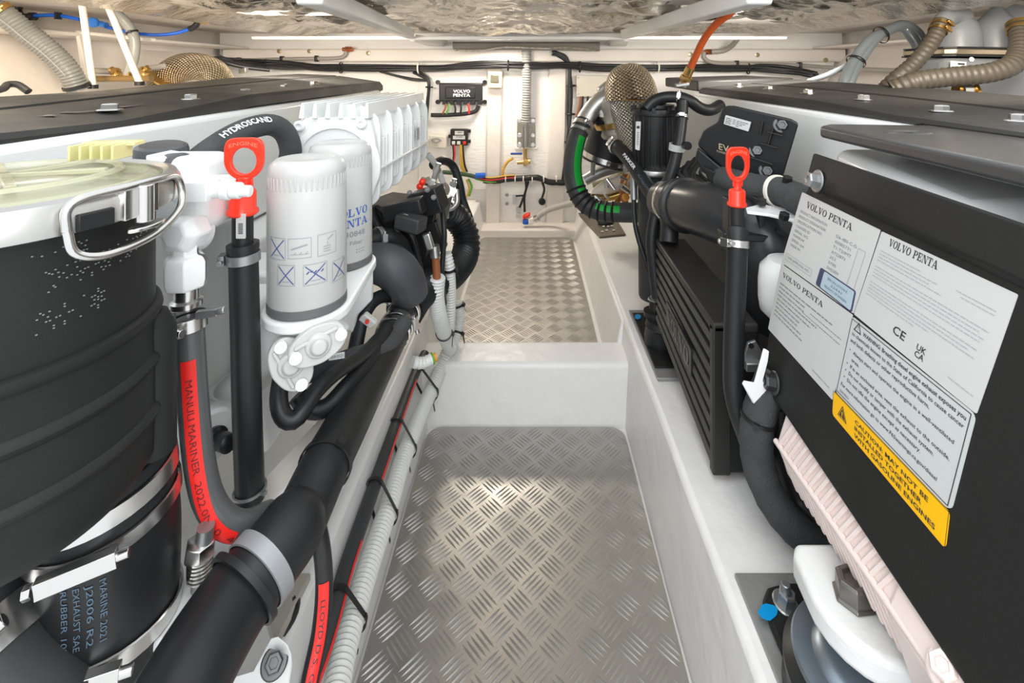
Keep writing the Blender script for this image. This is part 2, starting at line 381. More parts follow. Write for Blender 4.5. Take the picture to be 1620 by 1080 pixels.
# ============================================================ THE SETTING
def struct(name, bm, m, **k): return obj(name, bm, m, kind='structure', **k)
RAILZ = 0.22
bm = B(); box(bm, -1.8, 1.8, 0.0, 2.62, -0.06, -0.006); struct('floor', bm, GELW)
def rail(side):
    bm = B(); s = side
    xi0, xi1 = (0.238, 0.254) if s > 0 else (0.262, 0.292)
    sec = [(xi0, -0.05), (xi0, 0.0), (xi1, RAILZ), (0.62, RAILZ), (0.62, 0.12), (1.0, 0.12), (1.0, -0.05)]
    # a fine grid so the laminate can be slightly uneven
    ys = [0.15+i*(2.45/60) for i in range(61)]; prev = None
    for y in ys:
        row = []
        for i, (x, z) in enumerate(sec):
            dx = noise.noise(V(i*3.1, y*4, s*7))*0.003
            row.append(bm.verts.new((s*(x+dx), y, z+(noise.noise(V(i, y*5, 3))*0.0015 if z > 0.1 else 0))))
        if prev:
            for i in range(len(sec)-1): bm.faces.new((prev[i], prev[i+1], row[i+1], row[i]))
        prev = row
    return struct('trim_1' if s < 0 else 'trim_2', bm, GEL, bevel=0.010, seg=3, ang=60)
rail(-1); rail(1)
# cross beam between the two wells
bm = B(); hexa(bm, [V(-0.31, 1.245, 0.152), V(0.268, 1.245, 0.152), V(0.268, 1.352, 0.152), V(-0.31, 1.352, 0.152)], [V(-0.31, 1.232, -0.02), V(0.268, 1.232, -0.02), V(0.268, 1.372, -0.02), V(-0.31, 1.372, -0.02)])
struct('trim_3', bm, GEL, bevel=0.012, seg=3)
# side walls of the aft well, and its ledge at the bulkhead
bm = B()
hexa(bm, [V(0.250, 1.34, 0.215), V(0.27, 1.34, 0.215), V(0.27, 2.55, 0.215), V(0.250, 2.55, 0.215)], [V(0.208, 1.34, 0.0), V(0.27, 1.34, 0.0), V(0.27, 2.55, 0.0), V(0.208, 2.55, 0.0)])
struct('trim_4', bm, GEL, bevel=0.006)
bm = B()
hexa(bm, [V(-0.31, 1.34, 0.215), V(-0.288, 1.34, 0.215), V(-0.268, 2.55, 0.215), V(-0.31, 2.55, 0.215)], [V(-0.31, 1.34, 0.0), V(-0.262, 1.34, 0.0), V(-0.236, 2.55, 0.0), V(-0.31, 2.55, 0.0)])
struct('trim_5', bm, GEL, bevel=0.006)
bm = B(); box(bm, -0.40, 0.32, 2.462, 2.62, -0.03, 0.097); struct('trim_6', bm, LINER, bevel=0.008, seg=3)
bm = B(); box(bm, -0.40, 0.32, 1.35, 2.47, -0.03, 0.058); struct('trim_7', bm, GELW)
# bulkhead
bm = B(); box(bm, -1.9, 1.9, 2.60, 2.66, -0.06, 1.16); struct('wall_back', bm, FOAM)
def pad(n, x0, y0, x1, y1, th, m=FOAM, skew=0, bev=0.008):
    a, c, d_, e = P(x0, y0, 2.6), P(x1, y0, 2.6), P(x1+skew, y1, 2.6), P(x0+skew, y1, 2.6)
    bm = B(); prism(bm, [a, c, d_, e], (0, -1, 0), th); struct(n, bm, m, bevel=bev, seg=3)
pad('trim_8', 772, 76, 795, 358, 0.030, LINER, -4)
pad('trim_9', 869, 76, 897, 358, 0.030, LINER, -6)
pad('trim_10', 662, 114, 771, 300, 0.010)
pad('trim_11', 796, 112, 870, 283, 0.012)
pad('trim_12', 360, 78, 1330, 98, 0.050, LINER, 0, 0.010)
# hull sides
for nm, s in (('wall_left', -1), ('wall_right', 1)):
    bm = B(); prev = None
    for i in range(31):
        y = 0.2+i*0.08; row = []
        for k, (x, z) in enumerate([(1.30, -0.05), (1.42, 0.3), (1.50, 0.62), (1.56, 0.80), (1.58, 0.84), (1.62, 0.95), (1.66, 0.99), (1.66, 1.17)]):
            taper = 1.0+0.10*(y-1.4) if y < 1.4 else 1.0
            row.append(bm.verts.new((s*(x*taper+noise.noise(V(k*2, y*3, s))*0.010), y, z)))
        if prev:
            for k in range(7): bm.faces.new((prev[k], prev[k+1], row[k+1], row[k]))
        prev = row
    o = struct(nm, bm, LINER, ang=50); so = o.modifiers.new('solid', 'SOLIDIFY'); so.thickness = 0.02; so.offset = 1
bm = B(); box(bm, -1.9, 1.9, 1.0, 2.66, 1.10, 1.14); struct('ceiling', bm, LINER)
# ledges moulded along the hull sides (shelf lines of the liner)
for n, s in (('trim_13', -1), ('trim_14', 1)):
    bm = B(); box(bm, *(sorted((s*1.50, s*1.72))), 1.2, 2.6, 1.015, 1.028); struct(n, bm, LINER, bevel=0.005)
# foil-faced hatch insulation
def foil_z(x, y):
    z = 0.0
    for sc, am in ((2.2, 0.026), (5.5, 0.017), (15, 0.007)):
        z += am*(1-2*abs(noise.noise(V(x*sc*0.8, y*sc*2.2, sc))))
    for px_, py_ in PINS:
        dx, dy = x-px_, y-py_; r = math.hypot(dx, dy)
        if r < 0.16:
            a = math.atan2(dy, dx); z += (1-r/0.16)**2*0.020+0.006*math.sin(a*11+px_*9)*(1-r/0.16)*min(1, r/0.03)
    return z
PINS = [(-0.92+0.23*i+0.03*math.sin(i*5+j), 1.12+0.27*j) for i in range(9) for j in range(5)]
bm = B(); nx, ny = 300, 170; g = []
for j in range(ny+1):
    row = []
    for i in range(nx+1):
        x = -1.12+2.26*i/nx; y = 0.98+1.42*j/ny
        e = min(i, nx-i, 12)/12
        row.append(bm.verts.new((x, y, 1.066+foil_z(x, y)*1.0*e-(1-e)*0.004)))
    g.append(row)
for j in range(ny):
    for i in range(nx): bm.faces.new((g[j][i], g[j][i+1], g[j+1][i+1], g[j+1][i]))
o = tag(obj('foil_insulation', bm, FOIL, ang=180), 'crumpled silver foil insulation quilted to the underside of the hatch', 'insulation')
# hatch frame
def hbeam(name, a, b, w0, w1, z0, z1, lab):
    a, b = Vector(a), Vector(b); t = (b-a).normalized(); n = t.cross(V(0, 0, 1))
    bm = B(); hexa(bm, [a-n*w0/2+V(0, 0, z1), a+n*w0/2+V(0, 0, z1), b+n*w1/2+V(0, 0, z1), b-n*w1/2+V(0, 0, z1)], [a-n*w0/2*0.7+V(0, 0, z0), a+n*w0/2*0.7+V(0, 0, z0), b+n*w1/2*0.7+V(0, 0, z0), b-n*w1/2*0.7+V(0, 0, z0)])
    tag(obj(name, bm, GEL, bevel=0.004), lab, 'beam', 'white stiffening beams under the hatch')
hbeam('hatch_beam', (-0.455, 1.0, 0), (-0.515, 2.08, 0), 0.075, 0.040, 1.036, 1.075, 'white beam running fore and aft under the foil above the port engine')
hbeam('hatch_beam', (0.47, 1.0, 0), (0.40, 2.08, 0), 0.075, 0.040, 1.036, 1.075, 'white beam running fore and aft under the foil beside the orange hose')
hbeam('hatch_beam', (-1.2, 2.11, 0), (1.1, 2.11, 0), 0.05, 0.05, 1.034, 1.048, 'white cross beam spanning the full width of the foil near the bulkhead')
hbeam('hatch_beam', (-0.52, 2.14, 0), (-0.50, 2.58, 0), 0.03, 0.12, 1.03, 1.06, 'short flared white beam end between cross beam and port side of bulkhead')
hbeam('hatch_beam', (0.42, 2.14, 0), (0.46, 2.58, 0), 0.03, 0.12, 1.03, 1.06, 'short flared white beam end between cross beam and starboard side of bulkhead')
# foil-covered locker above the bulkhead
t = thing('foil_lintel', 'shallow dark box with creased foil edge at centre top of bulkhead', 'panel', P(832, 80, 2.5))
bm = B(); hexa(bm, PL((716, 68, 2.5), (949, 68, 2.5), (949, 66, 2.6), (716, 66, 2.6)), PL((716, 77, 2.5), (949, 81, 2.5), (949, 80, 2.6), (716, 76, 2.6))); obj('box_face', bm, mat('taupe_panel', (0.20, 0.18, 0.16), 0.6), t, bevel=0.003)
bm = B(); q = path(PL((718, 79, 2.49), (760, 79, 2.49), (800, 74, 2.49), (860, 76, 2.49), (900, 75, 2.49), (947, 80, 2.49)), 0.006); tube(bm, q, 0.006, 8, rfun=lambda s: 1+0.5*noise.noise(V(s*60, 0, 0))); obj('foil_edge', bm, FOIL, t, ang=30)

# ============================================================ TREAD PLATES
def tread(name, x0, x1, y0, y1, z, rc, lab, th=0.003, Pt=0.060):
    bm = B(); pts = []
    for cx, cy, a0 in ((x1-rc, y1-rc, 0), (x0+rc, y1-rc, 90), (x0+0.005, y0+0.005, 180), (x1-0.005, y0+0.005, 270)):
        r = rc if a0 < 180 else 0.005
        for i in range(9): a = math.radians(a0+i*11.25); pts.append(V(cx+r*math.cos(a), cy+r*math.sin(a), z))
    prism(bm, pts, (0, 0, 1), th)
    zt = z+th; L = Pt*0.68; sp = Pt*0.135; hw = Pt*0.037; ht = 0.0015
    ni, nj = int((x1-x0)/Pt*2)+3, int((y1-y0)/Pt*2)+3
    for i in range(ni):
        for j in range(nj):
            if (i+j) % 2: continue
            cx = x0-Pt*0.1+i*Pt/2; cy = y0+j*Pt/2; s = 1 if i % 2 else -1
            ux, uy = math.cos(PI/4*s), math.sin(PI/4*s)
            for k in range(-2, 3):
                ox, oy = cx-uy*sp*k, cy+ux*sp*k
                if not (x0+0.008 < ox < x1-0.008 and y0+0.006 < oy < y1-0.008): continue
                lo, hi = -L/2, L/2
                row = []
                for f, wd, h in ((-0.5, 0, 0), (-0.30, 0.75, 0.8), (0, 1, 1), (0.30, 0.75, 0.8), (0.5, 0, 0)):
                    px_, py_ = ox+ux*L*f, oy+uy*L*f
                    px_ = min(max(px_, x0+0.002), x1-0.002); py_ = min(max(py_, y0+0.002), y1-0.002)
                    if wd == 0: row.append([bm.verts.new((px_, py_, zt))])
                    else: row.append([bm.verts.new((px_-uy*hw*wd, py_+ux*hw*wd, zt)), bm.verts.new((px_, py_, zt+ht*h)), bm.verts.new((px_+uy*hw*wd, py_-ux*hw*wd, zt))])
                A = row[0][0]; bm.faces.new((A, row[1][0], row[1][1])); bm.faces.new((A, row[1][1], row[1][2]))
                for q in (1, 2):
                    for e in (0, 1): bm.faces.new((row[q][e], row[q+1][e], row[q+1][e+1], row[q][e+1]))
                A = row[4][0]; bm.faces.new((A, row[3][1], row[3][0])); bm.faces.new((A, row[3][2], row[3][1]))
    me_o = obj(name, bm, TREAD, ang=50)
    return tag(me_o, lab, 'floor plate', 'aluminium tread plates on the walkway')
tread('tread_plate', -0.256, 0.232, 0.28, 1.228, 0.0, 0.035, 'large aluminium chequer plate lying in the near floor well')
tread('tread_plate', -0.247, 0.206, 1.375, 2.45, 0.0605, 0.03, 'chequer plate in the far floor well with warm lamp glare', 0.003)
# ============================================================ PORT SIDE (left)
def cover(s, secs, mats, name, parent):
    """engine top cover lofted through sections (d, inner lower h, inner upper h, middle h, outer h)"""
    bm = B(); prev = None
    for d, hl, hu, hm, ho in secs:
        pts = [(0.60, hl), (0.60, hu+0.008), (0.606, hu+0.001), (0.616, hu), (0.765, hm), (0.768, hm+0.006), (0.776, hm+0.006), (0.780, hm-0.002), (0.93, ho), (0.95, ho+0.01), (0.95, ho+0.022), (0.62, hl+0.01)]
        row = [bm.verts.new((s*x, d, EYE-h)) for x, h in pts]
        if prev:
            for i in range(len(row)): j = (i+1) % len(row); bm.faces.new((prev[i], prev[j], row[j], row[i]))
        else: bm.faces.new(row)
        prev = row
    bm.faces.new(prev[::-1]); return obj(name, bm, mats, parent, ang=30)
def cover_z(secs, X, d):
    for a, b in zip(secs, secs[1:]):
        if a[0] <= d <= b[0]: break
    f = min(1, max(0, (d-a[0])/(b[0]-a[0]))); hu, hm = a[2]+(b[2]-a[2])*f, a[3]+(b[3]-a[3])*f
    return EYE-(hu+(hm-hu)*(X-.616)/(.765-.616))
eng = thing('marine_engine', 'white port marine engine under a long dark cover, behind the oil filters', 'engine', V(-0.75, 1.2, 0.22))
cover(-1, [(0.33, .100, .078, .062, .050), (0.55, .0945, .070, .060, .047), (0.72, .096, .073, .056, .046), (0.86, .092, .064, .050, .045), (1.05, .076, .050, .042, .043), (1.5, .075, .045, .028, .022), (1.95, .078, .042, .020, .012), (1.975, .078, .052, .03, .02)], BKC, 'top_cover', eng)
for x, y in ((174, 173), (302, 156), (388, 146), (450, 138), (496, 132)):
    d = 0.665*F/(CX-x); bolt(eng, P(x, y+1.5, d), (0, 0, 1), 0.0115, STEEL, hgt=0.009, lab='bright cover bolt')
bm = B()
def covtxt(x, y):
    d = 0.86+x; hu = 0.057-0.010*(x/0.7)
    return V(-0.665-y, d, EYE-hu+0.0025)
text(bm, 'VOLVO PENTA ', lambda x, y: V(-0.675-y*0.9, 0.66+x, EYE-(0.0665-(x*0.030))+0.002), 0.075, width=0.66, bold=0.01)
obj('cover_lettering', bm, mat('cover_letter_grey', (0.16, 0.155, 0.15), 0.4), eng)
bm = B(); hexa(bm, [V(-0.585, 0.30, EYE-0.085), V(-0.90, 0.30, EYE-0.085), V(-0.90, 1.90, EYE-0.075), V(-0.585, 1.90, EYE-0.075)], [V(-0.575, 0.30, EYE-0.31), V(-0.90, 0.30, EYE-0.31), V(-0.90, 1.90, EYE-0.31), V(-0.575, 1.90, EYE-0.31)])
obj('valve_cover', bm, WP, eng, bevel=0.010, seg=3)
bm = B(); hexa(bm, [V(-0.51, 0.50, 0.585), V(-0.88, 0.50, 0.585), V(-0.88, 1.6, 0.585), V(-0.51, 1.6, 0.585)], [V(-0.50, 0.50, 0.30), V(-0.80, 0.50, 0.30), V(-0.80, 1.6, 0.30), V(-0.50, 1.6, 0.30)])
for y0 in (0.685, 0.82, 1.0): hexa(bm, [V(-0.40, y0, 0.56), V(-0.52, y0, 0.56), V(-0.52, y0+0.10, 0.56), V(-0.40, y0+0.10, 0.56)], [V(-0.37, y0, 0.36), V(-0.52, y0, 0.36), V(-0.52, y0+0.10, 0.36), V(-0.37, y0+0.10, 0.36)])
obj('engine_block', bm, WPR, eng, bevel=0.008, seg=3)
bm = B(); c = P(335, 690, 0.585); n = V(0.85, -0.5, 0.15)
lathe(bm, c-n.normalized()*0.13, n, [(0.036, 0), (0.030, 0.132), (0.026, 0.136), (0, 0.136)], 32); obj('cover_boss', bm, WPR, eng)
bm = B(); lathe(bm, c+n.normalized()*0.004, n, [(0.012, 0), (0.013, 0.008), (0.009, 0.010), (0.009, 0.020), (0.010, 0.022), (0.010, 0.034), (0.007, 0.036), (0, 0.036)], 20); obj('sensor_plug', bm, BKP, eng)

# ---- finned white housing (exhaust side casting)
HX, HI = -0.270, -0.412
fin = thing('finned_housing', 'white cast housing with cooling fins on top and scalloped ribbed side', 'engine part', V(-0.34, 1.08, 0.66))
bm = B(); hexa(bm, [V(HX-0.05, 0.86, EYE-0.082), V(HI, 0.86, EYE-0.082), V(HI, 1.29, EYE-0.082), V(HX-0.05, 1.29, EYE-0.082)], [V(HX-0.03, 0.86, EYE-0.225), V(HI+0.02, 0.86, EYE-0.215), V(HI+0.02, 1.29, EYE-0.225), V(HX-0.03, 1.29, EYE-0.225)])
hexa(bm, [V(HX-0.012, 0.86, EYE-0.115), V(HX-0.08, 0.86, EYE-0.09), V(HX-0.08, 1.29, EYE-0.09), V(HX-0.012, 1.29, EYE-0.115)], [V(HX-0.014, 0.86, EYE-0.215), V(HX-0.08, 0.86, EYE-0.225), V(HX-0.08, 1.29, EYE-0.235), V(HX-0.014, 1.29, EYE-0.225)])
obj('housing_body', bm, WP, fin, bevel=0.010, seg=3)
bm = B()                                     # top fins run fore and aft
for i in range(6):
    x = HI+0.013+i*0.0225; prism(bm, [V(x-0.0045, 0.845, EYE-0.083), V(x+0.0045, 0.845, EYE-0.083), V(x+0.0022, 0.850, EYE-0.056), V(x-0.0022, 0.850, EYE-0.056)], (0, 1, 0), 0.44)
obj('top_fins', bm, WP, fin, bevel=0.0012)
bm = B(); nl = 6                             # thick scalloped ribs down the side
for i in range(nl):
    y0 = 0.872+i*0.079; prof = []
    for k in range(9): a = math.radians(100-k*12.5); prof.append((HX-0.052+0.052*math.cos(a), 0.107-0.047*math.sin(a)))
    for k in range(7): a = math.radians(-k*15); prof.append((HX-0.026+0.026*math.cos(a)-0.001, 0.212-0.026*math.sin(a)+0.006*(1 if i % 2 == 0 else 0.3)))
    prof += [(HX-0.07, 0.238), (HX-0.07, 0.075)]
    prism(bm, [V(x, y0, EYE-h) for x, h in prof], (0, 1, 0), 0.011)
obj('side_scallops', bm, WP, fin, bevel=0.0022, seg=2)
bm = B()
for i in range(nl-1):
    for k in range(1, 4):
        y0 = 0.876+i*0.079+k*0.0190; prism(bm, [V(HX-0.03, y0, EYE-0.128+k*0.004), V(HX-0.005, y0, EYE-0.133+k*0.004), V(HX-0.006, y0, EYE-0.212), V(HX-0.02, y0, EYE-0.228), V(HX-0.04, y0, EYE-0.228)], (0, 1, 0), 0.0055)
obj('side_ribs', bm, WP, fin, bevel=0.001)
bm = B(); hexa(bm, [V(HX+0.001, 0.865, EYE-0.173), V(HX-0.02, 0.865, EYE-0.173), V(HX-0.02, 1.277, EYE-0.183), V(HX+0.001, 1.277, EYE-0.183)], [V(HX+0.001, 0.865, EYE-0.178), V(HX-0.02, 0.865, EYE-0.178), V(HX-0.02, 1.277, EYE-0.188), V(HX+0.001, 1.277, EYE-0.188)]); obj('side_seam', bm, WP, fin, bevel=0.001)
bm = B(); fp = PL((468, 203, .85), (472, 192, .85), (482, 187, .85), (575, 185, .85), (585, 192, .85), (590, 210, .85), (600, 262, .85), (598, 285, .85), (588, 312, .85), (560, 345, .85), (470, 345, .85))
prism(bm, fp, (0, 1, 0), 0.016); obj('end_plate', bm, WP, fin, bevel=0.004, seg=3)
bm = B(); lathe(bm, P(532, 262, .852), (0, -1, 0), [(0.078, 0), (0.078, 0.004), (0.072, 0.008), (0.066, 0.008), (0.064, 0.004), (0, 0.004)], 56); obj('round_cover', bm, WP, fin)
for x, y in ((475, 199), (573, 195)):
    bm = B(); c = P(x, y, .85); lathe(bm, c, (0, -1, 0), [(0.0095, 0), (0.0095, 0.006), (0.0075, 0.008), (0.0045, 0.008), (0.0040, 0.004), (0, 0.004)], 24); obj('socket_screw', bm, WP, fin)
ql = Quad(V(HX-0.0045, 1.175, EYE-0.135), V(HX-0.0045, 1.145, EYE-0.135), V(HX-0.0045, 1.145, EYE-0.165), V(HX-0.0045, 1.175, EYE-0.165))
bm = B(); ql.n = V(1, 0, 0); ql.plate(bm, 0.004, 0.0055); lb = obj('data_label', bm, LABEL, fin)
bm = B()
for i in range(5): ql.bars(bm, 0.1, 0.9, 0.2+i*0.16, 0.003, i, 0.0058)
obj('label_print', bm, INKG, lb)

# ---- spin-on oil filters
def cyl_txt(bm, s, c, R, px0, z, size, align='C', bold=0.0, width=None, tilt=0.0):
    """writing wrapped round a vertical cylinder; px0 = angle offset from the viewer side"""
    f = lambda x, y: c+V(math.sin(px0+x/R)*R, -math.cos(px0+x/R)*R, z-c.z+y+x*tilt)
    text(bm, s, f, size, align, width, bold)
def oil_filter(cx, d, label):
    c = V((cx-CX)/F*d, d, 0); c.z = EYE-0.289; R = 0.0465; Hh = 0.182
    t = thing('oil_filter', label, 'oil filter', c, 'spin-on oil filters')
    bm = B()
    lathe(bm, c, (0, 0, 1), [(R-0.001, 0.004), (R, 0.006), (R, Hh-0.040), (R-0.0012, Hh-0.036), (R-0.0012, Hh-0.024), (R-0.0005, Hh-0.018), (R-0.003, Hh-0.009), (R-0.010, Hh-0.003), (R-0.016, Hh-0.0022), (R-0.020, Hh-0.0035), (0.012, Hh-0.0015), (0, Hh-0.0015)], 72)
    obj('canister', bm, OFFW, t)
    bm = B()
    for k in range(48):
        a = 2*PI*k/48; n = V(math.cos(a), math.sin(a), 0); obox(bm, c+n*(R-0.0014)+V(0, 0, Hh-0.029), n, n.cross(V(0, 0, 1)), (0, 0, 1), 0.0018, 0.0020, 0.015)
    obj('grip_flutes', bm, OFFW, t, bevel=0.0006)
    bm = B(); lathe(bm, c, (0, 0, 1), [(R-0.002, -0.006), (R+0.0004, -0.005), (R+0.0004, 0.004), (R-0.002, 0.005)], 60); obj('gasket', bm, mat('gasket_grey', (0.12, 0.12, 0.12), 0.6), t)
    return t, c, R
f1, c1, R1 = oil_filter(487, 0.62, 'nearer white oil filter canister with crossed-out pictogram boxes')
base = math.atan2(c1.x, c1.y)          # angle that faces the camera
def icon(bm, c, R, a, z, w, h, k=0.0004, t=0.0009):
    def f(x, y): return c+V(math.sin(a+x/R)*(R+k), -math.cos(a+x/R)*(R+k), z-c.z+y)
    for x0, y0, x1, y1 in ((-w/2, h/2-t, w/2, h/2), (-w/2, -h/2, w/2, -h/2+t), (-w/2, -h/2, -w/2+t, h/2), (w/2-t, -h/2, w/2, h/2)):
        n = 4; top = [bm.verts.new(f(x0+(x1-x0)*i/n, y1)) for i in range(n+1)]; bot = [bm.verts.new(f(x0+(x1-x0)*i/n, y0)) for i in range(n+1)]
        for i in range(n): bm.faces.new((bot[i], bot[i+1], top[i+1], top[i]))
    return f
def line(bm, f, x0, y0, x1, y1, t=0.001):
    n = 5; dx, dy = x1-x0, y1-y0; L = math.hypot(dx, dy) or 1; ox, oy = -dy/L*t/2, dx/L*t/2; pr = None
    for i in range(n+1):
        x, y = x0+dx*i/n, y0+dy*i/n; cu = (bm.verts.new(f(x+ox, y+oy)), bm.verts.new(f(x-ox, y-oy)))
        if pr: bm.faces.new((pr[0], pr[1], cu[1], cu[0]))
        pr = cu
def ang_px(x, c, R):       # angle round a cylinder at which px column x is seen
    for i in range(-80, 81):
        a = base+math.radians(i); p = c+V(math.sin(-a)*0, 0, 0)
    best = None
    for i in range(-900, 901, 5):
        a = math.radians(i/10); p = c+V(math.sin(a)*R, -math.cos(a)*R, 0); xx = CX+p.x/p.y*F
        vis = V(math.sin(a), -math.cos(a), 0).dot(-V(p.x, p.y, 0)) > 0
        if vis and (best is None or abs(xx-x) < best[0]): best = (abs(xx-x), a)
    return best[1]
bmk, bmx = B(), B()
for x, y, w_, h_, kind in ((438, 393, .024, .026, 1), (474, 393, .026, .024, 2), (518, 385, .024, .026, 3), (452, 436, .022, .025, 1), (499, 433, .027, .025, 4), (537, 425, .024, .026, 1)):
    a = ang_px(x, c1, R1); pz = EYE-(y-CY)/F*(c1.y-R1*math.cos(a)); f = icon(bmk, c1, R1, a, pz, w_, h_, t=0.0006)
    if kind in (1, 4):
        line(bmx, f, -w_*.42, -h_*.42, w_*.42, h_*.42, .0012); line(bmx, f, -w_*.42, h_*.42, w_*.42, -h_*.42, .0012)
        line(bmk, f, -w_*.2, -h_*.3, w_*.2, -h_*.3, .0008)
        if kind == 4:
            for i in range(5): line(bmx, f, -w_*.36+i*w_*.15, h_*.05+(i % 2)*.002, -w_*.26+i*w_*.15, h_*.16, .0014)
    if kind == 2:
        line(bmk, f, -w_*.36, -.001, w_*.34, .004, .0018); line(bmk, f, -w_*.4, -h_*.3, w_*.4, -h_*.3, .0006)
        for i in range(3): line(bmk, f, -w_*.25+i*w_*.25, -h_*.3, -w_*.15+i*w_*.25, -h_*.18, .0007)
    if kind == 3:
        for i in range(3): line(bmk, f, -w_*.22, -h_*.32+i*.003, w_*.16, -h_*.32+i*.003, .0009)
        line(bmk, f, 0, -h_*.02, 0, h_*.12, .0007); line(bmk, f, 0, h_*.2, w_*.3, h_*.36, .0014)
obj('pictogram_frames', bmk, mat('grey_print_mid', (0.30, 0.31, 0.33), 0.6), f1); obj('pictogram_crosses', bmx, mat('dark_blue_print', (0.06, 0.08, 0.25), 0.6), f1)
f2, c2, R2 = oil_filter(539, 0.755, 'farther white oil filter canister with blue lettering, touching the finned housing')
bm = B(); a2 = ang_px(556, c2, R2)
def zpx(y, c, R, a): return EYE-(y-CY)/F*(c.y-R*math.cos(a))
cyl_txt(bm, 'VOLVO', c2, R2+0.0005, a2, zpx(343, c2, R2, a2), 0.0160, width=0.056, tilt=0.06)
cyl_txt(bm, 'PENTA', c2, R2+0.0005, a2, zpx(360, c2, R2, a2), 0.0160, width=0.056, tilt=0.06); obj('logo_print', bm, BLUEI, f2)
bm = B(); cyl_txt(bm, '3030848', c2, R2+0.0005, a2, zpx(375, c2, R2, a2), 0.0115, width=0.044); cyl_txt(bm, 'Oil Filter', c2, R2+0.0005, a2, zpx(388, c2, R2, a2), 0.0085, width=0.036)
cyl_txt(bm, '::::', c2, R2+0.0005, a2+0.3, zpx(402, c2, R2, a2), 0.012, width=0.014)
obj('number_print', bm, INKG, f2)

# ---- bracket that carries the filters
br = thing('filter_bracket', 'white cast bracket with two bolted oval caps carrying the oil filters', 'bracket', V(-0.31, 0.66, 0.5))
def hull2(ca, cb, r, z, n=16):
    d = (cb-ca).normalized(); a0 = math.atan2(d.y, d.x); out = []
    for i in range(n+1): a = a0+PI/2+PI*i/n; out.append(V(ca.x+r*math.cos(a), ca.y+r*math.sin(a), z))
    for i in range(n+1): a = a0-PI/2+PI*i/n; out.append(V(cb.x+r*math.cos(a), cb.y+r*math.sin(a), z))
    return out
bm = B(); ca = V(c1.x, c1.y, 0); cb = V(c2.x, c2.y, 0)
prism(bm, hull2(ca, cb, 0.0525, EYE-0.309), (0, 0, 1), 0.013); obj('filter_seat', bm, WP, br, bevel=0.003, seg=3)
bm = B(); top = hull2(ca+V(-.003, 0, 0), cb, 0.047, EYE-0.306); bot = hull2(ca+V(-.055, 0.03, 0), cb+V(-.035, 0, 0), 0.036, EYE-0.375); b3 = hull2(ca+V(-.11, .05, 0), cb+V(-.08, .02, 0), .036, EYE-.43)
rows = [[bm.verts.new(p) for p in L_] for L_ in (top, bot, b3)]
for A, C in zip(rows, rows[1:]):
    for i in range(len(A)): j = (i+1) % len(A); bm.faces.new((A[i], A[j], C[j], C[i]))
bm.faces.new(rows[-1]); obj('casting', bm, WPR, br, ang=60)
def oval_cap(cx, cy, d, n, ang, s=1.0):
    c = P(cx, cy, d); n = Vector(n).normalized(); u, v, _ = basis(n); a = math.radians(ang); u, v = u*math.cos(a)+v*math.sin(a), -u*math.sin(a)+v*math.cos(a)
    bm = B(); pts = []
    for i in range(48):
        th = 2*PI*i/48; r = 0.020+0.010*abs(math.cos(th))**3; pts.append(c+u*(r*math.cos(th)*s)+v*(r*math.sin(th)*s))
    prism(bm, pts, n, 0.009*s)
    lathe(bm, c+n*0.008*s, n, [(0.014*s, 0), (0.013*s, .004*s), (0.009*s, 0.0055*s), (0.0075*s, 0.010*s), (0, 0.011*s)], 28)
    obox(bm, c+n*0.010*s+v*0.008*s, u, v, n, 0.045*s, 0.004*s, 0.004*s)
    o = obj('oval_cap', bm, OFFW, br, bevel=0.0015)
    for k in (-1, 1):
        bm = B(); lathe(bm, c+u*k*0.0235*s+n*0.008*s, n, [(0.0062*s, 0), (0.0062*s, 0.006*s), (0.003*s, .006*s), (0.003*s, 0.003*s), (0, 0.003*s)], 18); obj('cap_screw', bm, WP, o)
oval_cap(460, 572, 0.575, (0.45, -0.85, 0.15), 115, 1.08); oval_cap(502, 541, 0.577, (0.5, -0.85, 0.12), 15, 1.08)
bm = B(); prism(bm, PL((437, 520, .62), (540, 508, .66), (556, 520, .68), (470, 600, .62), (435, 590, .60)), (-0.5, 1, 0), 0.05); obj('cap_face', bm, WPR, br, bevel=0.006, seg=3)

# ---- dipsticks
def ring_handle(parent, c, u, up, n, s, txt, vs=1.0):
    """red pull ring with a squared top"""
    u, up, n = [Vector(v).normalized() for v in (u, up, n)]; bm = B(); N = 56; th = 0.006*s
    def outer(a):
        ca, sa = math.cos(a), math.sin(a)
        if sa > 0: e = 4.5; r = 0.0215/((abs(ca)**e+(abs(sa)*0.86)**e)**(1/e))
        else: r = 0.0215*(1+0.10*sa*sa)
        return c+u*(ca*r*s)+up*(sa*r*s*vs)
    inn = lambda a: c+u*(math.cos(a)*0.0135*s)+up*((math.sin(a)*0.0150-0.0015)*s*vs)
    rows = []
    for k, (fn, z, sh) in enumerate(((outer, -th/2, 1), (outer, th/2, 1), (inn, th/2, 1), (inn, -th/2, 1))):
        rows.append([bm.verts.new(fn(2*PI*i/N)+n*z) for i in range(N)])
    for k in range(4):
        A, C = rows[k], rows[(k+1) % 4]
        for i in range(N): j = (i+1) % N; bm.faces.new((A[i], A[j], C[j], C[i]))
    lathe(bm, c-up*0.0205*s*vs, -up, [(0, -0.002), (0.0085*s, 0), (0.0055*s, 0.005*s), (0.0055*s, 0.012*s), (0.010*s, 0.021*s), (0.010*s, 0.026*s)], 20, sy=0.8); obox(bm, c-up*0.030*s, u, up, n, 0.019*s, 0.016*s, 0.003*s)
    o = obj('pull_ring', bm, RED, parent, bevel=0.0013*s, seg=2, label='red ring handle')
    bm = B(); text(bm, txt, lambda x, y: c+up*((0.0168*s+y-x*x*14/s)*vs)+u*x+n*(th/2+0.0007), 0.0062*s, 'C', width=0.031*s, bold=0.02); obj('raised_lettering', bm, mat('red_lettering', (0.90, 0.16, 0.10), 0.3), o)
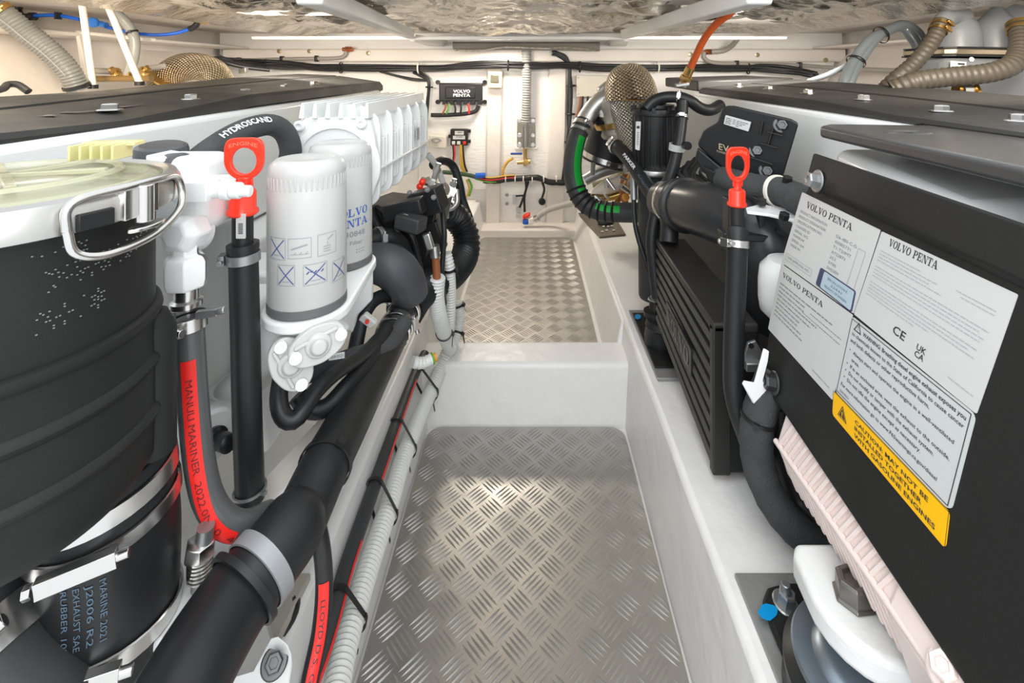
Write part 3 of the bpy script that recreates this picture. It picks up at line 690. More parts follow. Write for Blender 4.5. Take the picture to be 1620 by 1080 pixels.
def dipstick(label, cx, cy, d, s, pts, r, clamp_s, lab=True, vs=1.0, faces=(-1, -0.3, 0.1)):
    c = P(cx, cy, d); t = thing('dipstick', label, 'dipstick', c+V(0, 0, -0.3), 'red ringed engine dipsticks')
    ring_handle(t, c, (1, 0.12, 0), (0, 0, 1), (0.12, -1, 0), s, 'ENGINE', vs)
    q = path(pts, 0.006); top = q.p[0]
    bm = B(); lathe(bm, top, (0, 0, 1), [(0.0145*s, -0.022*s), (0.0165*s, -0.020*s), (0.0165*s, -0.017*s), (0.0140*s, -0.014*s), (0.0140*s, 0.004*s), (0.012*s, 0.007*s), (0.004*s, 0.008*s), (0, 0.008*s)], 36); obj('cap', bm, RED, t, label='red cap')
    bm = B(); r0 = r*0.72; lathe(bm, top, (0, 0, 1), [(r0, -0.060), (r0, -0.02)], 28); obj('guide_tube', bm, BKP, t)
    q2 = path([top+V(0, 0, -0.055)]+list(q.p[12::6])+[q.p[-1]], 0.006)
    bm = B(); tube(bm, q2, r, 26, rfun=lambda s_: 1.10 if s_ < 0.012 else 1.0); hs = obj('hose', bm, RB, t)
    clamp(q2, clamp_s, r*1.02, hs, 0.011, ZINC if lab else STEEL, faces, th=0.0012)
    return t, q, q2, top
t, q, q2, top = dipstick('red ring-handled dipstick standing left of the nearer oil filter', 387, 252, 0.56, 1.0, PL((384, 309, .56), (385, 400, .56), (388, 520, .56), (391, 650, .56), (396, 790, .56)), 0.0153, 0.016)
qd = Quad(P(374, 338, .547), P(389, 338, .545), P(389, 377, .545), P(374, 377, .547))
bm = B(); qd.plate(bm, 0, 0.0008, rc=0.001); lb = obj('barcode_label', bm, LABEL, t, label='white barcode label')
bm = B()
for i in range(9): v = 0.38+i*0.05; vs = [bm.verts.new(qd(a, b, 0.001)) for a, b in ((.25, v), (.75, v), (.75, v+0.028), (.25, v+0.028))]; bm.faces.new(vs)
obj('barcode_print', bm, INK, lb)
ziptie(q2, q2.L-0.012, 0.0155, t, m=ZINC, wid=0.003, face=(1, -0.3, 0.2), tail=0, name='wire_clip')
dipstick('red ring-handled dipstick standing in front of the louvred black cooler', 1167, 261, 0.74, 0.86, PL((1166, 306, .74), (1166, 400, .73), (1163, 480, .73), (1160, 570, .73), (1163, 630, .73), (1180, 685, .735), (1200, 740, .74)), 0.0148, 0.020, False, 1.28)

# ---- raw water strainer in the foreground
sx, sy, sR = -0.411, 0.380, 0.112
st = thing('water_strainer', 'big black ribbed canister with clear yellow lid and steel clamp ring in left foreground', 'strainer', V(sx, sy, 0.50))
bm = B(); c = V(sx, sy, EYE)
lathe(bm, c, (0, 0, 1), [(0.094, -0.108), (0.094, -0.20), (0.0955, -0.200), (0.0985, -0.202), (0.0995, -0.206), (0.0980, -0.210), (0.0955, -0.2125), (0.095, -0.214), (0.096, -0.240), (0.0985, -0.242), (0.1000, -0.246), (0.0985, -0.250), (0.0965, -0.252), (0.0965, -0.283), (0.0990, -0.285), (0.1005, -0.289), (0.0990, -0.293), (0.0965, -0.295), (0.0955, -0.325), (0.088, -0.338), (0.060, -0.345), (0.0, -0.345)], 96, close=False)
obj('canister', bm, BK, st)
bm = B(); a0 = math.radians(33)
for i, (rr, h0, h1) in enumerate(((0.0165, 0.222, 0.335),)):
    cc = c+V(math.cos(a0)*0.093, math.sin(a0)*0.093, 0); lathe(bm, cc, (0, 0, 1), [(0, -h0+0.012), (rr*0.6, -h0+0.010), (rr, -h0-0.006), (rr, -h1), (0, -h1)], 30)
obj('side_boss', bm, BK, st)
bm = B(); lathe(bm, c, (0, 0, 1), [(0.094, -0.112), (sR-0.006, -0.112), (sR, -0.110), (sR, -0.094), (sR-0.003, -0.089), (sR-0.009, -0.087), (sR-0.013, -0.090), (sR-0.013, -0.098), (0.094, -0.105)], 96, close=False); obj('clamp_ring', bm, mat('brushed_ring_steel', (.50, .49, .47), .33, 1.0), st, label='polished steel clamp ring')
bm = B(); lathe(bm, c, (0, 0, 1), [(sR-0.013, -0.100), (sR-0.013, -0.089), (sR-0.022, -0.087), (sR-0.026, -0.091), (sR-0.040, -0.090), (sR-0.044, -0.087), (0.03, -0.083), (0.0, -0.083)], 96, close=False)
lid = obj('lid', bm, CLID, st, label='clear yellowish lid'); so = lid.modifiers.new('solid', 'SOLIDIFY'); so.thickness = 0.004; so.offset = -1
bm = B(); lathe(bm, c, (0, 0, 1), [(0.090, -0.112), (0.088, -0.110), (0.0, -0.112)], 60, close=False); obj('strainer_basket', bm, mat('basket_cream', (0.30, 0.29, 0.22), 0.5), lid)
bm = B()
for k in range(3):
    a = math.radians(20+k*60); u = V(math.cos(a), math.sin(a), 0); obox(bm, c+V(0, 0, -0.0815), u, V(0, 0, 1).cross(u), (0, 0, 1), 0.13, 0.007, 0.004)
lathe(bm, c+V(0, 0, -0.0835), (0, 0, 1), [(0.066, 0), (0.068, 0.003), (0.071, 0.003), (0.073, 0)], 60, close=False)
obj('lid_webs', bm, CLID, lid, bevel=0.001)
# yellow moulded grip at back of lid
g0 = P(160, 246, 0.455); bm = B(); gu = V(1, 0.10, 0); gz = V(0, 0, 1); gv = V(-0.1, 1, 0)
obox(bm, g0+V(0.002, 0.012, 0.010), gu, gv, gz, 0.046, 0.016, 0.004)
for k in range(5): obox(bm, g0+gu*(-0.018+k*0.009)+V(0, 0, 0.004), gu, gv, gz, 0.0022, 0.026, 0.014)
obj('lid_grip', bm, mat('yellow_clear_plastic', (0.80, 0.76, 0.38), 0.2, alpha=0.8), lid, bevel=0.0008)
# clamp bail wire and lever
def on_ring(deg, r, h): a = math.radians(deg); return V(sx+r*math.cos(a), sy+r*math.sin(a), EYE-h)
bm = B(); rr = sR+0.004
lp = [on_ring(-29, rr+.003, .106), on_ring(-29, rr+.003, .092), on_ring(-24, rr+.002, .086), on_ring(-10, rr, .0855), on_ring(5, rr-0.002, .0865), on_ring(18, rr-0.002, .090), on_ring(22, rr, .104), on_ring(17, rr+.001, .118), on_ring(0, rr+.002, .127), on_ring(-18, rr+.004, .129), on_ring(-27, rr+.004, .122), on_ring(-29, rr+.003, .106)]
tube(bm, lp, 0.0030, 12, 0.003, caps=False); obj('bail_wire', bm, STEEL, st)
bm = B(); cc = on_ring(-4, sR+0.004, .0985); u = V(math.cos(math.radians(-4)), math.sin(math.radians(-4)), 0)
cyl(bm, cc-V(0, 0, 0.016), (0, 0, 1), 0.0065, 0.028, 24); prism(bm, [cc-V(0, 0, 0.018)+u.cross(V(0, 0, 1))*(0.016*math.cos(a/12*2*PI)) + u*(0.007*math.sin(a/12*2*PI)+0.002) for a in range(12)], (0, 0, -1), 0.003)
obox(bm, cc-u*0.004+V(0, 0, 0.0), u, u.cross(V(0, 0, 1)), (0, 0, 1), 0.006, 0.030, 0.024); obj('latch', bm, STEEL, st, bevel=0.0008)
bm = B(); cc = on_ring(-20, sR, .104); u = V(math.cos(math.radians(-20)), math.sin(math.radians(-20)), 0); obox(bm, cc, u, u.cross(V(0, 0, 1)), (0, 0, 1), 0.006, 0.022, 0.012); obj('rubber_pad', bm, BKP, st, bevel=0.001)
bm = B()
for ln, z0, s0 in (('24031504', -0.150, -0.010), ('2018', -0.176, -0.016), ('T12', -0.136, -0.018)):
    def f(x, y, z0=z0): a = math.radians(-24)+(x)/0.094; return V(sx+0.0945*math.cos(a), sy+0.0945*math.sin(a), EYE+z0+y+x*0.10)
    vs, fs, xa, xb = glyphs(ln, 0)
    for i in range(0, len(vs), 2):
        p = f((vs[i].x-xa)*0.020+s0, vs[i].y*0.020); n = V(p.x-sx, p.y-sy, 0).normalized(); obox(bm, p, n, n.cross(V(0, 0, 1)), (0, 0, 1), 0.0006, 0.0011, 0.0008)
obj('dot_peened_code', bm, GPRN, st)
# outlet hose with steel clamps
oh = thing('outlet_hose', 'thick black hose with steel worm clamps under the strainer canister', 'hose', V(-0.376, 0.47, 0.25))
bm = B(); q = tube(bm, [V(-0.390, 0.440, EYE-0.352), V(-0.384, 0.444, EYE-0.44), V(-0.388, 0.438, EYE-0.53), V(-0.41, 0.42, EYE-0.64)], 0.0535, 48, 0.01); ho = obj('hose', bm, RB, oh)
clamp(q, 0.020, 0.0542, oh, 0.016, STEEL, (0.75, -1, 0.1), screw=False); clamp(q, 0.046, 0.0542, oh, 0.013, STEEL, (0.45, -1, 0.1), hl=2.6); clamp(q, 0.140, 0.0542, oh, 0.014, STEEL, (0.45, -1, 0.1), hl=2.6)
bm = B(); 
for k in range(4):
    def f(x, y, k=k):
        a = math.radians(-82+k*9)+y/.054; p, t_ = at(q, .066+x); return p+V(math.cos(a)*.0541, math.sin(a)*.0541, 0)
    text(bm, ('RUBBER 102', 'EXHAUST SAE', 'J2006 R2', 'MARINE 2021')[k], f, .0062, 'L', .050, .0)
obj('hose_print', bm, BPRN, ho)
# lower-left hose with T-bolt clamp
bh = thing('inlet_hose', 'dark grey hose with broad steel bolt clamp in the bottom left corner', 'hose', P(0, 1060, .40))
bm = B(); q = tube(bm, PL((-75, 940, .40), (-30, 1020, .39), (20, 1110, .38), (50, 1180, .37)), 0.043, 40, 0.008); obj('hose', bm, RBG, bh)
clamp(q, 0.052, 0.044, bh, 0.030, STEEL, (0.7, -0.6, 0.6), screw=False); p, t_ = at(q, 0.052)
a = V(0.75, -0.9, 0.35); a = (a-t_*a.dot(t_)).normalized(); b = t_.cross(a); bm = B(); cc = p+a*0.053
cyl(bm, cc-b*0.03, b, 0.0055, 0.06, 16); lathe(bm, cc+b*0.012, b, [(0.010, 0), (0.010, 0.010), (0.007, 0.012), (0, .012)], 6); obox(bm, cc-b*.012-a*.003, b, t_, a, .014, .020, .014); obj('clamp_bolt', bm, STEEL, bh, bevel=0.0008)
# ---- large exhaust hose on the port bearer
eh = thing('exhaust_hose', 'large smooth black hose running diagonally along the port bearer with steel clamps', 'hose', V(-0.25, 0.7, 0.30))
q1 = path(PL((655, 480, 1.00), (640, 495, .95), (618, 535, .86), (592, 585, .77), (557, 655, .67), (515, 735, .575), (487, 795, .53), (466, 840, .50)), 0.008)
bm = B(); tube(bm, q1, 0.0285, 40); obj('upper_hose', bm, RB, eh)
clamp(q1, 0.055, 0.0292, eh, 0.012, STEEL, (-0.8, -0.2, 1)); clamp(q1, 0.105, 0.0292, eh, 0.014, STEEL, (0.9, -0.3, 0.2)); clamp(q1, 0.128, 0.0292, eh, 0.008, STEEL, (1, -0.2, 0.1), screw=False)
q3 = path(PL((473, 815, .515), (455, 845, .490), (420, 890, .465), (385, 935, .445)), 0.006)
bm = B(); tube(bm, q3, 0.0325, 40, rfun=lambda s: min(1, 0.86+s*9)); obj('hose_sleeve', bm, RB, eh)
q4 = path(PL((392, 922, .449), (368, 955, .435), (330, 1015, .405), (290, 1085, .375), (250, 1160, .35)), 0.006)
bm = B(); tube(bm, q4, 0.0335, 40); obj('lower_hose', bm, RB, eh)
clamp(q3, q3.L-0.018, 0.0328, eh, 0.014, mat('dull_grey_band', (0.30, 0.31, 0.32), 0.45, 0.3), screw=False, name='grey_band')
clamp(q4, 0.004, 0.0345, eh, 0.007, RB, screw=False, th=0.003, name='hose_lip')
ziptie(q1, q1.L-0.075, 0.029, eh, wid=0.007, face=(0.6, -0.5, 0.9), tail=0.02)

# corrugated connection to the aft end
ch = thing('corrugated_hose', 'black corrugated hose looping back behind the white conduit beside the far plate', 'hose', P(700, 400, 1.2))
bm = B(); q = tube(bm, PL((640, 492, .97), (662, 462, 1.04), (690, 445, 1.14), (715, 432, 1.26), (735, 405, 1.36), (737, 372, 1.40), (722, 345, 1.40), (700, 332, 1.36)), 0.0345, 30, rib=(0.013, 0.0045, 1.0)); obj('hose', bm, RB, ch)
q = path(PL((672, 468, .99), (640, 492, .97)), .006)
tt = thing('small_hose', 'thin black hose arching down beside the finned housing toward the far plate', 'hose', P(715, 280, 1.45))
bm = B(); tube(bm, PL((684, 262, 1.38), (700, 254, 1.42), (716, 262, 1.45), (726, 288, 1.45), (732, 318, 1.45), (742, 345, 1.44), (747, 370, 1.42)), 0.0125, 18); obj('hose', bm, RB, tt)
cl = thing('clear_tube', 'clear plastic tube curving past the rear end of the finned housing', 'tube', P(695, 280, 1.35))
bm = B(); tube(bm, PL((676, 244, 1.32), (690, 262, 1.33), (699, 285, 1.33), (704, 310, 1.33), (706, 345, 1.33)), 0.0085, 16); obj('tube', bm, CLEARH, cl)
# smooth grey elbow below the filters
eb = thing('rubber_elbow', 'fat dark grey rubber elbow between the filters and the corrugated hose', 'hose', P(620, 430, .95))
bm = B(); tube(bm, PL((575, 415, .93), (600, 416, .93), (622, 424, .93), (640, 444, .94), (650, 470, .95)), lambda f: 0.034+0.006*math.sin(f*PI), 32); obj('elbow', bm, mat('bluish_grey_rubber', (.06, .064, .07), .45, bump=.2, bscale=60, var=.35, vscale=12), eb)
eb = thing('rubber_elbow', 'short black rubber elbow with pale clamp just right of the farther oil filter', 'hose', P(600, 380, .98))
bm = B(); q = tube(bm, PL((578, 382, .96), (600, 378, .98), (622, 380, 1.0), (636, 398, 1.02), (640, 425, 1.02)), 0.021, 26); obj('elbow', bm, RB, eb); clamp(q, 0.028, 0.0215, eb, 0.010, ZINC, (-.3, -1, .3))
# starter / connector cluster
sc = thing('starter_assembly', 'black starter motor and plug housings tucked under the finned housing', 'engine part', P(660, 340, 1.1))
def ob(name, x, y, d, dx, dy, dz, m, ax=(1, 0, 0), ay=(0, 1, 0), bev=0.004, par=None):
    bm = B(); ax = Vector(ax).normalized(); ay = Vector(ay); ay = (ay-ax*ay.dot(ax)).normalized(); obox(bm, P(x, y, d), ax, ay, ax.cross(ay), dx, dy, dz); return obj(name, bm, m, par or sc, bevel=bev, seg=3)
ob('solenoid_body', 672, 352, 1.16, .075, .10, .13, BKP, (1, -.2, -.25)); ob('plug_housing', 678, 318, 1.08, .070, .05, .055, BKP, (1, -.2, .35))
ob('connector', 640, 330, 1.03, .085, .035, .034, BKP, (1, -.1, .25)); ob('connector', 650, 352, 1.0, .055, .04, .030, RBG, (1, -.3, -.15)); ob('connector', 690, 372, 1.12, .030, .035, .070, BKP, (.9, 0, .3))
ob('lower_body', 620, 348, 1.16, .09, .12, .10, BKP, (1, -.4, 0)); ob('lower_body', 662, 405, 1.16, .07, .08, .09, BKP, (1, .2, .3))
for x, y, d in ((668, 288, 1.15), (664, 295, 1.15)):
    bm = B(); lathe(bm, P(x, y, d), (0.3, -1, 0.3), [(0.008, 0), (0.008, .008), (.005, .011), (0, .012)], 16); obj('terminal_cap', bm, RED, sc, label='small red terminal cap')
for x, y, d in ((648, 305, 1.08), (658, 306, 1.08), (676, 300, 1.05), (686, 312, 1.04)):
    bolt(sc, P(x, y, d), (0.2, -1, 0.3), 0.004, mat('dark_bolt', (.10, .10, .105), .4, .8))
bm = B(); lathe(bm, P(640, 352, 1.0), (-0.2, -1, 0.1), [(0.010, -.004), (0.017, -.002), (0.018, .002), (0.015, .006), (0.009, .006)], 26); obj('steel_ring', bm, STEEL, sc)
ob('steel_sleeve', 678, 381, 1.02, .016, .016, .034, ALU, (.95, 0, .3), bev=.003)
rnd = random.Random(3)
for k in range(7):
    x0, y0 = rnd.uniform(575, 600), rnd.uniform(320, 400); bm = B()
    tube(bm, PL((x0, y0, 1.10), (x0+25, y0+rnd.uniform(10, 50), 1.06), (x0+55, y0+rnd.uniform(40, 75), 1.03), (x0+70, y0+rnd.uniform(60, 110), 1.05)), rnd.uniform(.005, .009), 12); obj('cable', bm, RB, sc)
sf = thing('pipe_fittings', 'cluster of bright metal pipe fittings under the rear end of the finned housing', 'fitting', P(695, 300, 1.3))
for (x, y, d, n, r, h) in ((680, 290, 1.25, (1, -.2, -.3), .010, .05), (700, 300, 1.28, (1, -.4, .2), .014, .03), (712, 302, 1.3, (.2, -1, .2), .013, .02), (690, 272, 1.3, (.3, 0, 1), .008, .05), (708, 315, 1.28, (1, 0, -.6), .010, .04), (716, 294, 1.3, (.3, 0, 1), .007, .04)):
    bm = B(); cyl(bm, P(x, y, d)-Vector(n).normalized()*h/2, n, r, h, 20, 0.001); lathe(bm, P(x, y, d), n, [(r*1.35, 0), (r*1.35, h*.3)], 6); obj('fitting', bm, STEEL if r > .009 else ALU, sf)
bm = B(); tube(bm, PL((676, 282, 1.28), (688, 300, 1.26), (706, 330, 1.28), (722, 322, 1.3), (722, 300, 1.32)), .007, 12); obj('pipe', bm, ALU, sf)
# oil lines and black loops under the bracket
lp = thing('oil_hose', 'black hose looping in a deep U below the filter bracket caps', 'hose', P(465, 650, .62))
bm = B(); tube(bm, PL((446, 590, .62), (441, 630, .60), (448, 658, .59), (466, 664, .59), (482, 645, .60), (500, 618, .62), (530, 590, .66), (575, 560, .74), (600, 535, .80)), .0105, 20); obj('hose', bm, RB, lp)
lp = thing('oil_hose', 'black hose sagging behind the deep U hose and beside the big exhaust hose', 'hose', P(520, 630, .66))
bm = B(); tube(bm, PL((470, 625, .64), (488, 646, .64), (515, 645, .65), (545, 615, .68), (580, 575, .74), (612, 520, .83)), .0115, 20); obj('hose', bm, RB, lp)
lp = thing('wiring_loom', 'black sleeved wiring loom with a white tag passing under the filter bracket', 'cable', P(540, 570, .72))
bm = B(); q = tube(bm, PL((480, 590, .66), (520, 580, .69), (565, 563, .74), (610, 548, .80), (640, 510, .87)), .014, 20); lo = obj('sleeve', bm, RBF, lp)
bm = B(); qd = Quad(P(520, 560, .66), P(545, 556, .672), P(545, 566, .672), P(520, 570, .66)); qd.plate(bm, 0, .0006); tg = obj('tag', bm, LABEL, lp, label='white printed tag'); bm = B(); qd.text(bm, '22410121', .1, .72, .0055, width=.017); obj('tag_print', bm, INK, tg)
bm = B(); tube(bm, PL((560, 560, .80), (575, 500, .85), (600, 470, .9), (640, 470, .98)), .012, 16); obj('branch', bm, RB, lp)
bm = B(); tube(bm, PL((520, 520, .80), (560, 480, .85), (575, 450, .9), (580, 470, .92), (572, 510, .88)), .010, 16); obj('branch', bm, RB, lp)
cn = thing('plug_connector', 'small pale plug connector with a reddish end among the dark hoses under the filters', 'connector', P(583, 507, .80))
bm = B(); obox(bm, P(583, 506, .78), (.7, .3, -.8), (0, 1, 0), (.8, 0, .7), .026, .012, .014); obj('body', bm, mat('pale_connector', (.55, .56, .54), .4), cn, bevel=.002)
bm = B(); cyl(bm, P(581, 508, .772), (.2, -1, .1), .0032, .004, 12); obj('seal', bm, WIRER, cn)
gb = thing('white_bracket', 'white painted engine bracket behind the dark hoses under the farther filter', 'bracket', P(555, 490, .85))
bm = B(); prism(bm, PL((548, 452, .83), (590, 430, .86), (590, 475, .86), (566, 500, .83), (560, 530, .82), (540, 520, .80)), (-.3, 1, 0), .02); obj('plate', bm, WPR, gb, bevel=.004)
# ---- engine bearer flange seen left of the exhaust hose
bb = thing('engine_bearer', 'cream painted angled bearer flange between the engine and the big exhaust hose', 'bearer', P(440, 720, .62))
bm = B(); prism(bm, PL((525, 640, .72), (540, 645, .72), (392, 850, .55), (360, 860, .55), (350, 830, .55)), (0, .1, -1), .02); obj('flange', bm, LINER, bb, bevel=.002)
bm = B(); prism(bm, PL((540, 655, .70), (548, 660, .70), (360, 915, .50), (340, 905, .50)), (0, .1, -1), .012); obj('lip', bm, GEL, bb, bevel=.002)

# ---- conduits
def conduit(lab, pts, r, ties, name='conduit', grp=None, pitch=.0072):
    t = thing(name, lab, 'conduit', pts[len(pts)//2], grp); bm = B(); q = tube(bm, pts, r*.86, 24, rib=(pitch, r*.16, .7)); obj('corrugated_sleeve', bm, COND, t)
    for s in ties: ziptie(q, s*q.L, r*1.02, t, face=(1, -.4, .2), wid=.006, tail=.024)
    return t, q
_, MQ = conduit('long pale grey corrugated conduit tied along the port side of the walkway', PL((528, 1110, .60), (549, 1010, .665), (583, 897, .761), (615, 801, .867), (640, 719, .985), (672, 640, 1.14), (694, 590, 1.24), (712, 548, 1.30)), .0172, ())
ct, cq = conduit('pale grey conduit rising from the floor with a brown cable entering its top', PL((712, 550, 1.27), (706, 535, 1.20), (696, 505, 1.10), (690, 470, 1.06), (692, 438, 1.05)), .0175, (.40,))
conduit('slim pale grey conduit standing behind the one holding the brown cable', PL((706, 400, 1.12), (711, 425, 1.12), (713, 465, 1.14), (712, 505, 1.16), (710, 530, 1.20)), .0125, (.15,))
conduit('short pale grey conduit bending beside the edge of the far chequer plate', PL((724, 478, 1.36), (728, 500, 1.36), (724, 525, 1.34), (716, 548, 1.31)), .0135, (.06, .7))
bc = thing('brown_cable', 'brown cable with steel ferrule leading down into a pale conduit', 'cable', P(691, 430, 1.2))
bm = B(); tube(bm, PL((688, 392, 1.04), (690, 420, 1.045), (692, 452, 1.05)), .0085, 18); obj('cable', bm, COPP, bc)
bm = B(); tube(bm, PL((687, 388, 1.04), (689, 406, 1.04)), .0105, 18); obj('ferrule', bm, ALU, bc)
bm = B(); tube(bm, PL((700, 330, 1.1), (703, 370, 1.08), (701, 400, 1.08), (699, 440, 1.08), (703, 480, 1.12)), .006, 12); obj('lead', bm, RB, bc)
# black fuel hose with thin red line next to the conduit
rh = thing('fuel_hose', 'black hose with thin red line strapped beside the long pale conduit', 'hose', P(583, 801, .8))
pr = PL((480, 1110, .585), (514, 1017, .630), (548, 897, .715), (581, 801, .81), (610, 719, .92), (636, 645, 1.05), (655, 595, 1.16), (672, 560, 1.24))
bm = B(); q = tube(bm, pr, .0115, 22); ho = obj('hose', bm, RBG, rh)
stripe(q, .0115, (1, -.25, .25), .005, REDS, ho, 0.0, .17); stripe(q, .0115, (1, -.3, .35), .005, REDS, ho, .27, q.L-.1)
for s in (.10, .27, .42, .60):     # big ties holding hose and conduit together
    p, t_ = at(q, s); cp = min(MQ.p, key=lambda c_: abs((c_-p).dot(t_))); d_ = cp-p; d_ -= t_*d_.dot(t_); L0 = d_.length; u = d_/L0; v = t_.cross(u); pts = []
    for k in range(25):
        a = -PI/2+PI*k/24; pts.append(p+u*L0+(u*math.cos(a)+v*math.sin(a))*.0195)
    for k in range(25):
        a = PI/2+PI*k/24; pts.append(p+(u*math.cos(a)+v*math.sin(a))*.0135)
    pts.append(pts[0]); bm = B(); prev = None
    for k, pt in enumerate(pts):
        cen = p+u*L0 if k < 25 else p; o_ = (pt-cen).normalized()*.0016; row = [bm.verts.new(pt+o_*sgn+t_*w_) for sgn, w_ in ((0, -.0035), (1, -.0035), (1, .0035), (0, .0035))]
        if prev:
            for e in range(4): f_ = (e+1) % 4; bm.faces.new((prev[e], prev[f_], row[f_], row[e]))
        prev = row
    hd = p+u*(L0+.020)+v*.006; sg = 1 if v.z < 0 else -1; obox(bm, hd, t_, u, v, .010, .008, .010); obox(bm, hd+V(.004, -.002, -.012), V(.2, 0, -1), t_, u, .024, .006, .002)
    obj('cable_tie', bm, TIE, rh)
# second hose with red stripe, near
r2 = thing('fuel_hose', 'black hose with wide red printed stripe hanging beside the bottom end of the exhaust hose', 'hose', P(505, 950, .5))
bm = B(); q = tube(bm, PL((490, 770, .54), (497, 810, .53), (508, 860, .52), (513, 920, .515), (508, 990, .50), (494, 1060, .48), (480, 1130, .46)), .0088, 22); ho = obj('hose', bm, RB, r2)
stripe(q, .0088, (.35, -1, .2), .010, REDS, ho, .085, q.L); 
def path_text(q, s, r, ref, w_, size, s0, m, parent, bold=0.0):
    bm = B(); ref = Vector(ref)
    def f(x, y):
        p, t_ = at(q, s0+x*1.0); a = (ref-t_*ref.dot(t_)).normalized(); b = a.cross(t_); th = (y-size*.35)/r; return p+(a*math.cos(th)+b*math.sin(th))*(r+.0011)
    text(bm, s, f, size, 'L', w_, bold); return obj('hose_print', bm, m, parent)
path_text(q, 'LLOYD D.S. GERMANISCHER 10-2022', .0088, (.35, -1, .2), .16, .006, .10, INK, ho)
# grey hose with wide red stripe (fuel filter outlet)
r1 = thing('fuel_hose', 'grey hose with wide red printed stripe curving down from the white fuel filter fitting', 'hose', P(315, 700, .5))
pr = PL((298, 505, .50), (301, 560, .50), (306, 640, .50), (314, 720, .495), (328, 785, .49), (352, 822, .49), (385, 832, .50), (425, 815, .53))
bm = B(); q = tube(bm, pr, .0138, 28); ho = obj('hose', bm, mat('dark_grey_hose', (.085, .088, .09), .35, coat=.3, bump=.2, bscale=120, var=.2), r1)
stripe(q, .0138, (.5, -1, -.2), .013, REDS, ho, .036, q.L-.045)
path_text(q, 'MANULI MARINER  2022.0NL0  42', .0138, (.5, -1, -.2), .17, .008, .055, mat('dark_red_print', (.16, .01, .01), .6), ho)
clamp(q, .002, .0145, r1, .014, STEEL, (-.3, -1, .2)); 
bm = B(); b_ = P(298, 500, .49); 
for s_ in (-1, 1): obox(bm, b_+V(s_*.022, -.004, .002+s_*.003), (1, 0, .15), (0, 1, 0), (0, 0, 1), .022, .006, .008); cyl(bm, b_+V(s_*.031, -.004, .004+s_*.003), (s_, 0, .2), .004, .009, 10)
obj('wing_screw', bm, ZINC, r1, bevel=.001)
# white fuel filter with head
ff = thing('fuel_filter', 'white fuel filter canister with white hex fittings behind the strainer', 'fuel filter', V(-.434, .62, .5))
c = V(-.434, .62, EYE); bm = B(); lathe(bm, c, (0, 0, 1), [(.0, -.392), (.040, -.392), (.047, -.385), (.0495, -.372), (.0495, -.20), (.051, -.198), (.051, -.188), (.0495, -.186), (.046, -.17), (.03, -.165), (0, -.165)], 64, close=False); obj('canister', bm, OFFW, ff)
bm = B(); obox(bm, P(318, 322, .56), (1, 0, .05), (0, 1, 0), (0, 0, 1), .062, .09, .052); obox(bm, P(300, 275, .60), (1, .0, 0), (0, 1, 0), (0, 0, 1), .07, .06, .05); obj('filter_head', bm, WP, ff, bevel=.012, seg=4)
bm = B(); cyl(bm, P(325, 300, .50), (1, 0.05, -.03), .0085, .020, 24, .001); cyl(bm, P(352, 300, .50), (1, .05, -.03), .0105, .009, 24, .001); cyl(bm, P(366, 301, .50), (1, .05, -.03), .0085, .010, 24, .001); cyl(bm, P(380, 302, .50), (1, .05, -.03), .006, .011, 24, .001); obox(bm, P(312, 300, .50), (1, 0, 0), (0, 1, 0), (0, 0, 1), .034, .024, .020); obj('side_union', bm, WP, ff, bevel=.002)
bm = B(); lathe(bm, P(290, 370, .50), (-.05, -1, .15), [(.018, -.02), (.0205, 0), (.0205, .006), (.013, .014), (0, .0145)], 6); lathe(bm, P(290, 370, .52), (-.05, -1, .15), [(.022, -.02), (.023, .0), (.020, .008)], 32); obj('banjo_bolt', bm, WP, ff, bevel=.002)
bm = B(); lathe(bm, P(293, 453, .50), (0, 0, 1), [(.013, -.002), (.0185, 0), (.0205, .008), (.0205, .026), (.018, .031), (.012, .033), (.012, .055)], 6, a0=.3); obj('hex_nut', bm, WP, ff, bevel=.0015)
bm = B(); lathe(bm, P(295, 478, .50), (0, 0, 1), [(.012, -.004), (.0145, -.003), (.0145, .002), (.011, .004), (.011, .016)], 30); obj('hose_barb', bm, STEEL, ff)
bm = B(); lathe(bm, P(256, 251, .64), (0.05, -.1, 1), [(.030, -.004), (.030, .012), (.0285, .017), (.024, .0195), (.020, .0185), (0, .0185)], 48); obj('priming_cap', bm, mat('dark_grey_cap', (.07, .075, .08), .35), ff, label='dark grey round cap')
bm = B(); lathe(bm, P(287, 268, .585), (.9, -.35, .1), [(.020, -.02), (.020, 0), (.017, .004), (0, .004)], 30); obj('end_plug', bm, mat('dark_grey_cap', (.07, .075, .08), .35), ff)
bm = B(); lathe(bm, P(256, 256, .64), (0.05, -.1, 1), [(.034, -.02), (.034, -.006), (.031, -.003)], 40); obox(bm, P(300, 262, .60), (1, .2, -.2), (0, 1, 0), (0, 0, 1), .07, .04, .022); obj('cap_seat', bm, WP, ff, bevel=.003)
# coolant hose with fabric cover
hh = thing('fabric_hose', 'woven charcoal hose with white lettering arching over behind the red port dipstick', 'hose', P(400, 215, .75))
bm = B(); q = tube(bm, PL((298, 268, .66), (330, 240, .69), (370, 214, .73), (405, 200, .77), (432, 198, .80), (452, 212, .82), (460, 240, .83), (452, 270, .83)), .0175, 30); ho = obj('hose', bm, RBF, hh)
path_text(q, 'HYDROSCAND', .0175, (.25, -1, .35), .085, .013, .055, WPRN, ho, .03)
